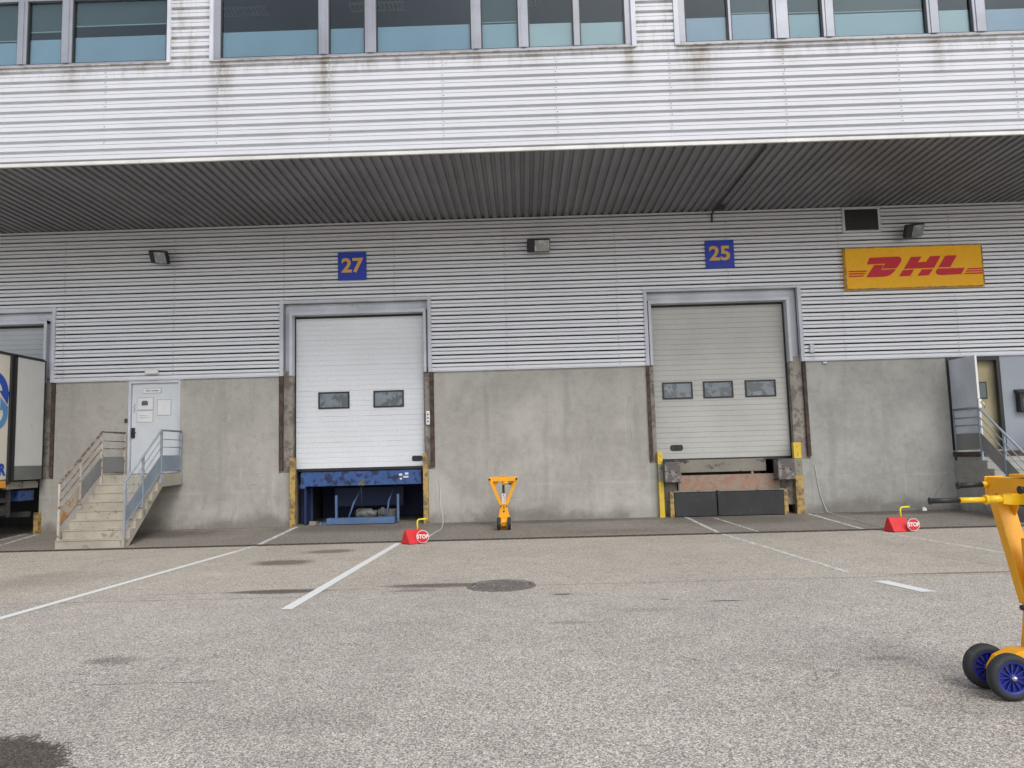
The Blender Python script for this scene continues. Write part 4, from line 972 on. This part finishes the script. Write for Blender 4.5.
def arc(m, cy, cz, r0, r1, a0, a1, x=TX + .003, th=.006, n=18, head=0):
    for k in range(n):
        a = R(a0 + (a1 - a0) * k / n); b = R(a0 + (a1 - a0) * (k + 1) / n)
        m.prism([(x, cy + r0 * math.cos(a), cz + r0 * math.sin(a)), (x, cy + r1 * math.cos(a), cz + r1 * math.sin(a)), (x, cy + r1 * math.cos(b), cz + r1 * math.sin(b)), (x, cy + r0 * math.cos(b), cz + r0 * math.sin(b))], (th, 0, 0))
m = MB(); arc(m, 15.45, 3.08, .27, .45, 150, 0); m.prism([(TX + .006, 15.62, 3.12), (TX + .006, 15.92, 3.12), (TX + .006, 15.88, 2.84)], (.006, 0, 0)); m.build('livery_arrow', 'logo_blue', T)
m = MB(); arc(m, 15.5, 2.66, .26, .40, -150, 20); m.prism([(TX + .0075, 15.66, 2.98), (TX + .0075, 15.66, 2.70), (TX + .0075, 15.92, 2.76)], (.006, 0, 0)); m.build('livery_arrow', 'logo_pale', T)
m = MB(); text(m, 'R', .33, TX + .004, 15.78, 1.42, .008, .016, plane='x'); m.build('livery_letter', 'logo_blue', T)
m = MB(); m.box(TX - .5, TX - .35, TY0, 16.9, .75, 1.18); m.box(TX - TW + .35, TX - TW + .5, TY0, 16.9, .75, 1.18)
for k in range(12): y = TY0 + .5 + k * 1.1; m.box(TX - TW + .1, TX - .1, y, y + .08, 1.0, 1.19)
m.box(TX - TW + .1, TX - .06, 16.75, 16.87, .35, .47); m.box(TX - .6, TX - .5, 16.7, 16.8, .45, 1.0)
for zz in (.45, .72): m.box(TX - .12, TX - .07, 9.5, 16.2, zz, zz + .09)
m.box(TX - .12, TX - .05, 16.1, 16.17, .4, 1.1)
m.build('chassis', 'dark', T)
m = MB(); m.box(TX - .3, TX - .05, 16.45, 16.95, .72, .96, .01); m.build('tail_light_box', 'level_blue', T)
m = MB(); m.box(TX - .35, TX - .15, 15.9, 16.3, .5, .66, .01); m.build('battery_box', 'motor', T)
for y in (11.2, 12.5, 13.8):
    for x in (TX - .04, TX - TW + .34):
        m = MB(); m.lathe((x, y, .42), (1, 0, 0), [(-.3, .28), (-.3, .44), (-.26, .5), (-.04, .5), (0, .44), (0, .28), (-.3, .28)], 32); w = m.build('wheel', 'tyre', T)
        m = MB(); m.lathe((x, y, .42), (1, 0, 0), [(-.28, .28), (-.05, .28), (-.08, .16), (-.02, .12), (0, .001)], 24); m.build('rim', 'motor', w)
for x in (TX - .4, TX - TW + .4):
    m = MB(); m.box(x - .06, x + .06, 6.0, 6.12, .05, .9); m.box(x - .12, x + .12, 5.9, 6.22, .0, .05); m.build('landing_leg', 'dark', T)

# ------------------------------------------------------------------ light, sky, camera
w = bpy.data.worlds.new('World'); S.world = w; w.use_nodes = True; nt = w.node_tree
bg = nt.nodes['Background']; sky = nt.nodes.new('ShaderNodeTexSky'); sky.sky_type = 'NISHITA'; sky.sun_disc = False
EL, AZ = 46, 155      # azimuth measured from +Y (the wall) clockwise: the sun stands behind the camera, to its right
sky.sun_elevation = R(EL); sky.sun_rotation = R(AZ); sky.dust_density = 1.5; sky.air_density = 1.2
hs = nt.nodes.new('ShaderNodeHueSaturation'); hs.inputs['Saturation'].default_value = .38; hs.inputs['Value'].default_value = 1.0
tc = nt.nodes.new('ShaderNodeTexCoord'); nz = nt.nodes.new('ShaderNodeTexNoise'); nz.inputs['Scale'].default_value = 2.2; nz.inputs['Detail'].default_value = 6
mr = nt.nodes.new('ShaderNodeMapRange'); mr.inputs['From Min'].default_value = .35; mr.inputs['From Max'].default_value = .7; mr.inputs['To Min'].default_value = .85; mr.inputs['To Max'].default_value = 1.5
mx = nt.nodes.new('ShaderNodeVectorMath'); mx.operation = 'SCALE'
nt.links.new(tc.outputs['Generated'], nz.inputs['Vector']); nt.links.new(nz.outputs['Fac'], mr.inputs['Value'])
nt.links.new(sky.outputs[0], hs.inputs['Color']); nt.links.new(hs.outputs[0], mx.inputs[0]); nt.links.new(mr.outputs[0], mx.inputs['Scale'])
nt.links.new(mx.outputs[0], bg.inputs['Color']); bg.inputs['Strength'].default_value = .13
sl = bpy.data.lights.new('sun', 'SUN'); sl.energy = 1.0; sl.angle = R(26); sl.color = (1, .96, .9)
so = bpy.data.objects.new('sun', sl); COL.objects.link(so)
d = Vector((math.sin(R(AZ)) * math.cos(R(EL)), math.cos(R(AZ)) * math.cos(R(EL)), math.sin(R(EL))))
so.rotation_euler = d.to_track_quat('Z', 'Y').to_euler(); so.location = (5, -5, 20)

cam = bpy.data.cameras.new('camera'); co = bpy.data.objects.new('camera', cam); COL.objects.link(co); S.camera = co
cam.sensor_width = 36; cam.lens = 740 / 1024 * 36; cam.clip_end = 1000; cam.clip_start = .05
p, rr_, yw = R(5.47), R(1.56), R(-.77)
Ry = Matrix(((math.cos(yw), -math.sin(yw), 0), (math.sin(yw), math.cos(yw), 0), (0, 0, 1)))
Bm = Matrix(((1, 0, 0), (0, 0, -1), (0, 1, 0)))
Rp = Matrix(((1, 0, 0), (0, math.cos(p), math.sin(p)), (0, -math.sin(p), math.cos(p))))
Rr = Matrix(((math.cos(rr_), math.sin(rr_), 0), (-math.sin(rr_), math.cos(rr_), 0), (0, 0, 1)))
Mx = Rr @ Rp @ Bm @ Ry
co.matrix_world = Matrix.Translation((0, 0, 1.45)) @ Matrix((Mx[0], -Mx[1], -Mx[2])).transposed().to_4x4()

S.view_settings.view_transform = 'Standard'; S.view_settings.look = 'None'; S.view_settings.exposure = 0.42; S.view_settings.gamma = 1
S.view_settings.use_curve_mapping = False
S.cycles.use_denoising = True; S.cycles.max_bounces = 6
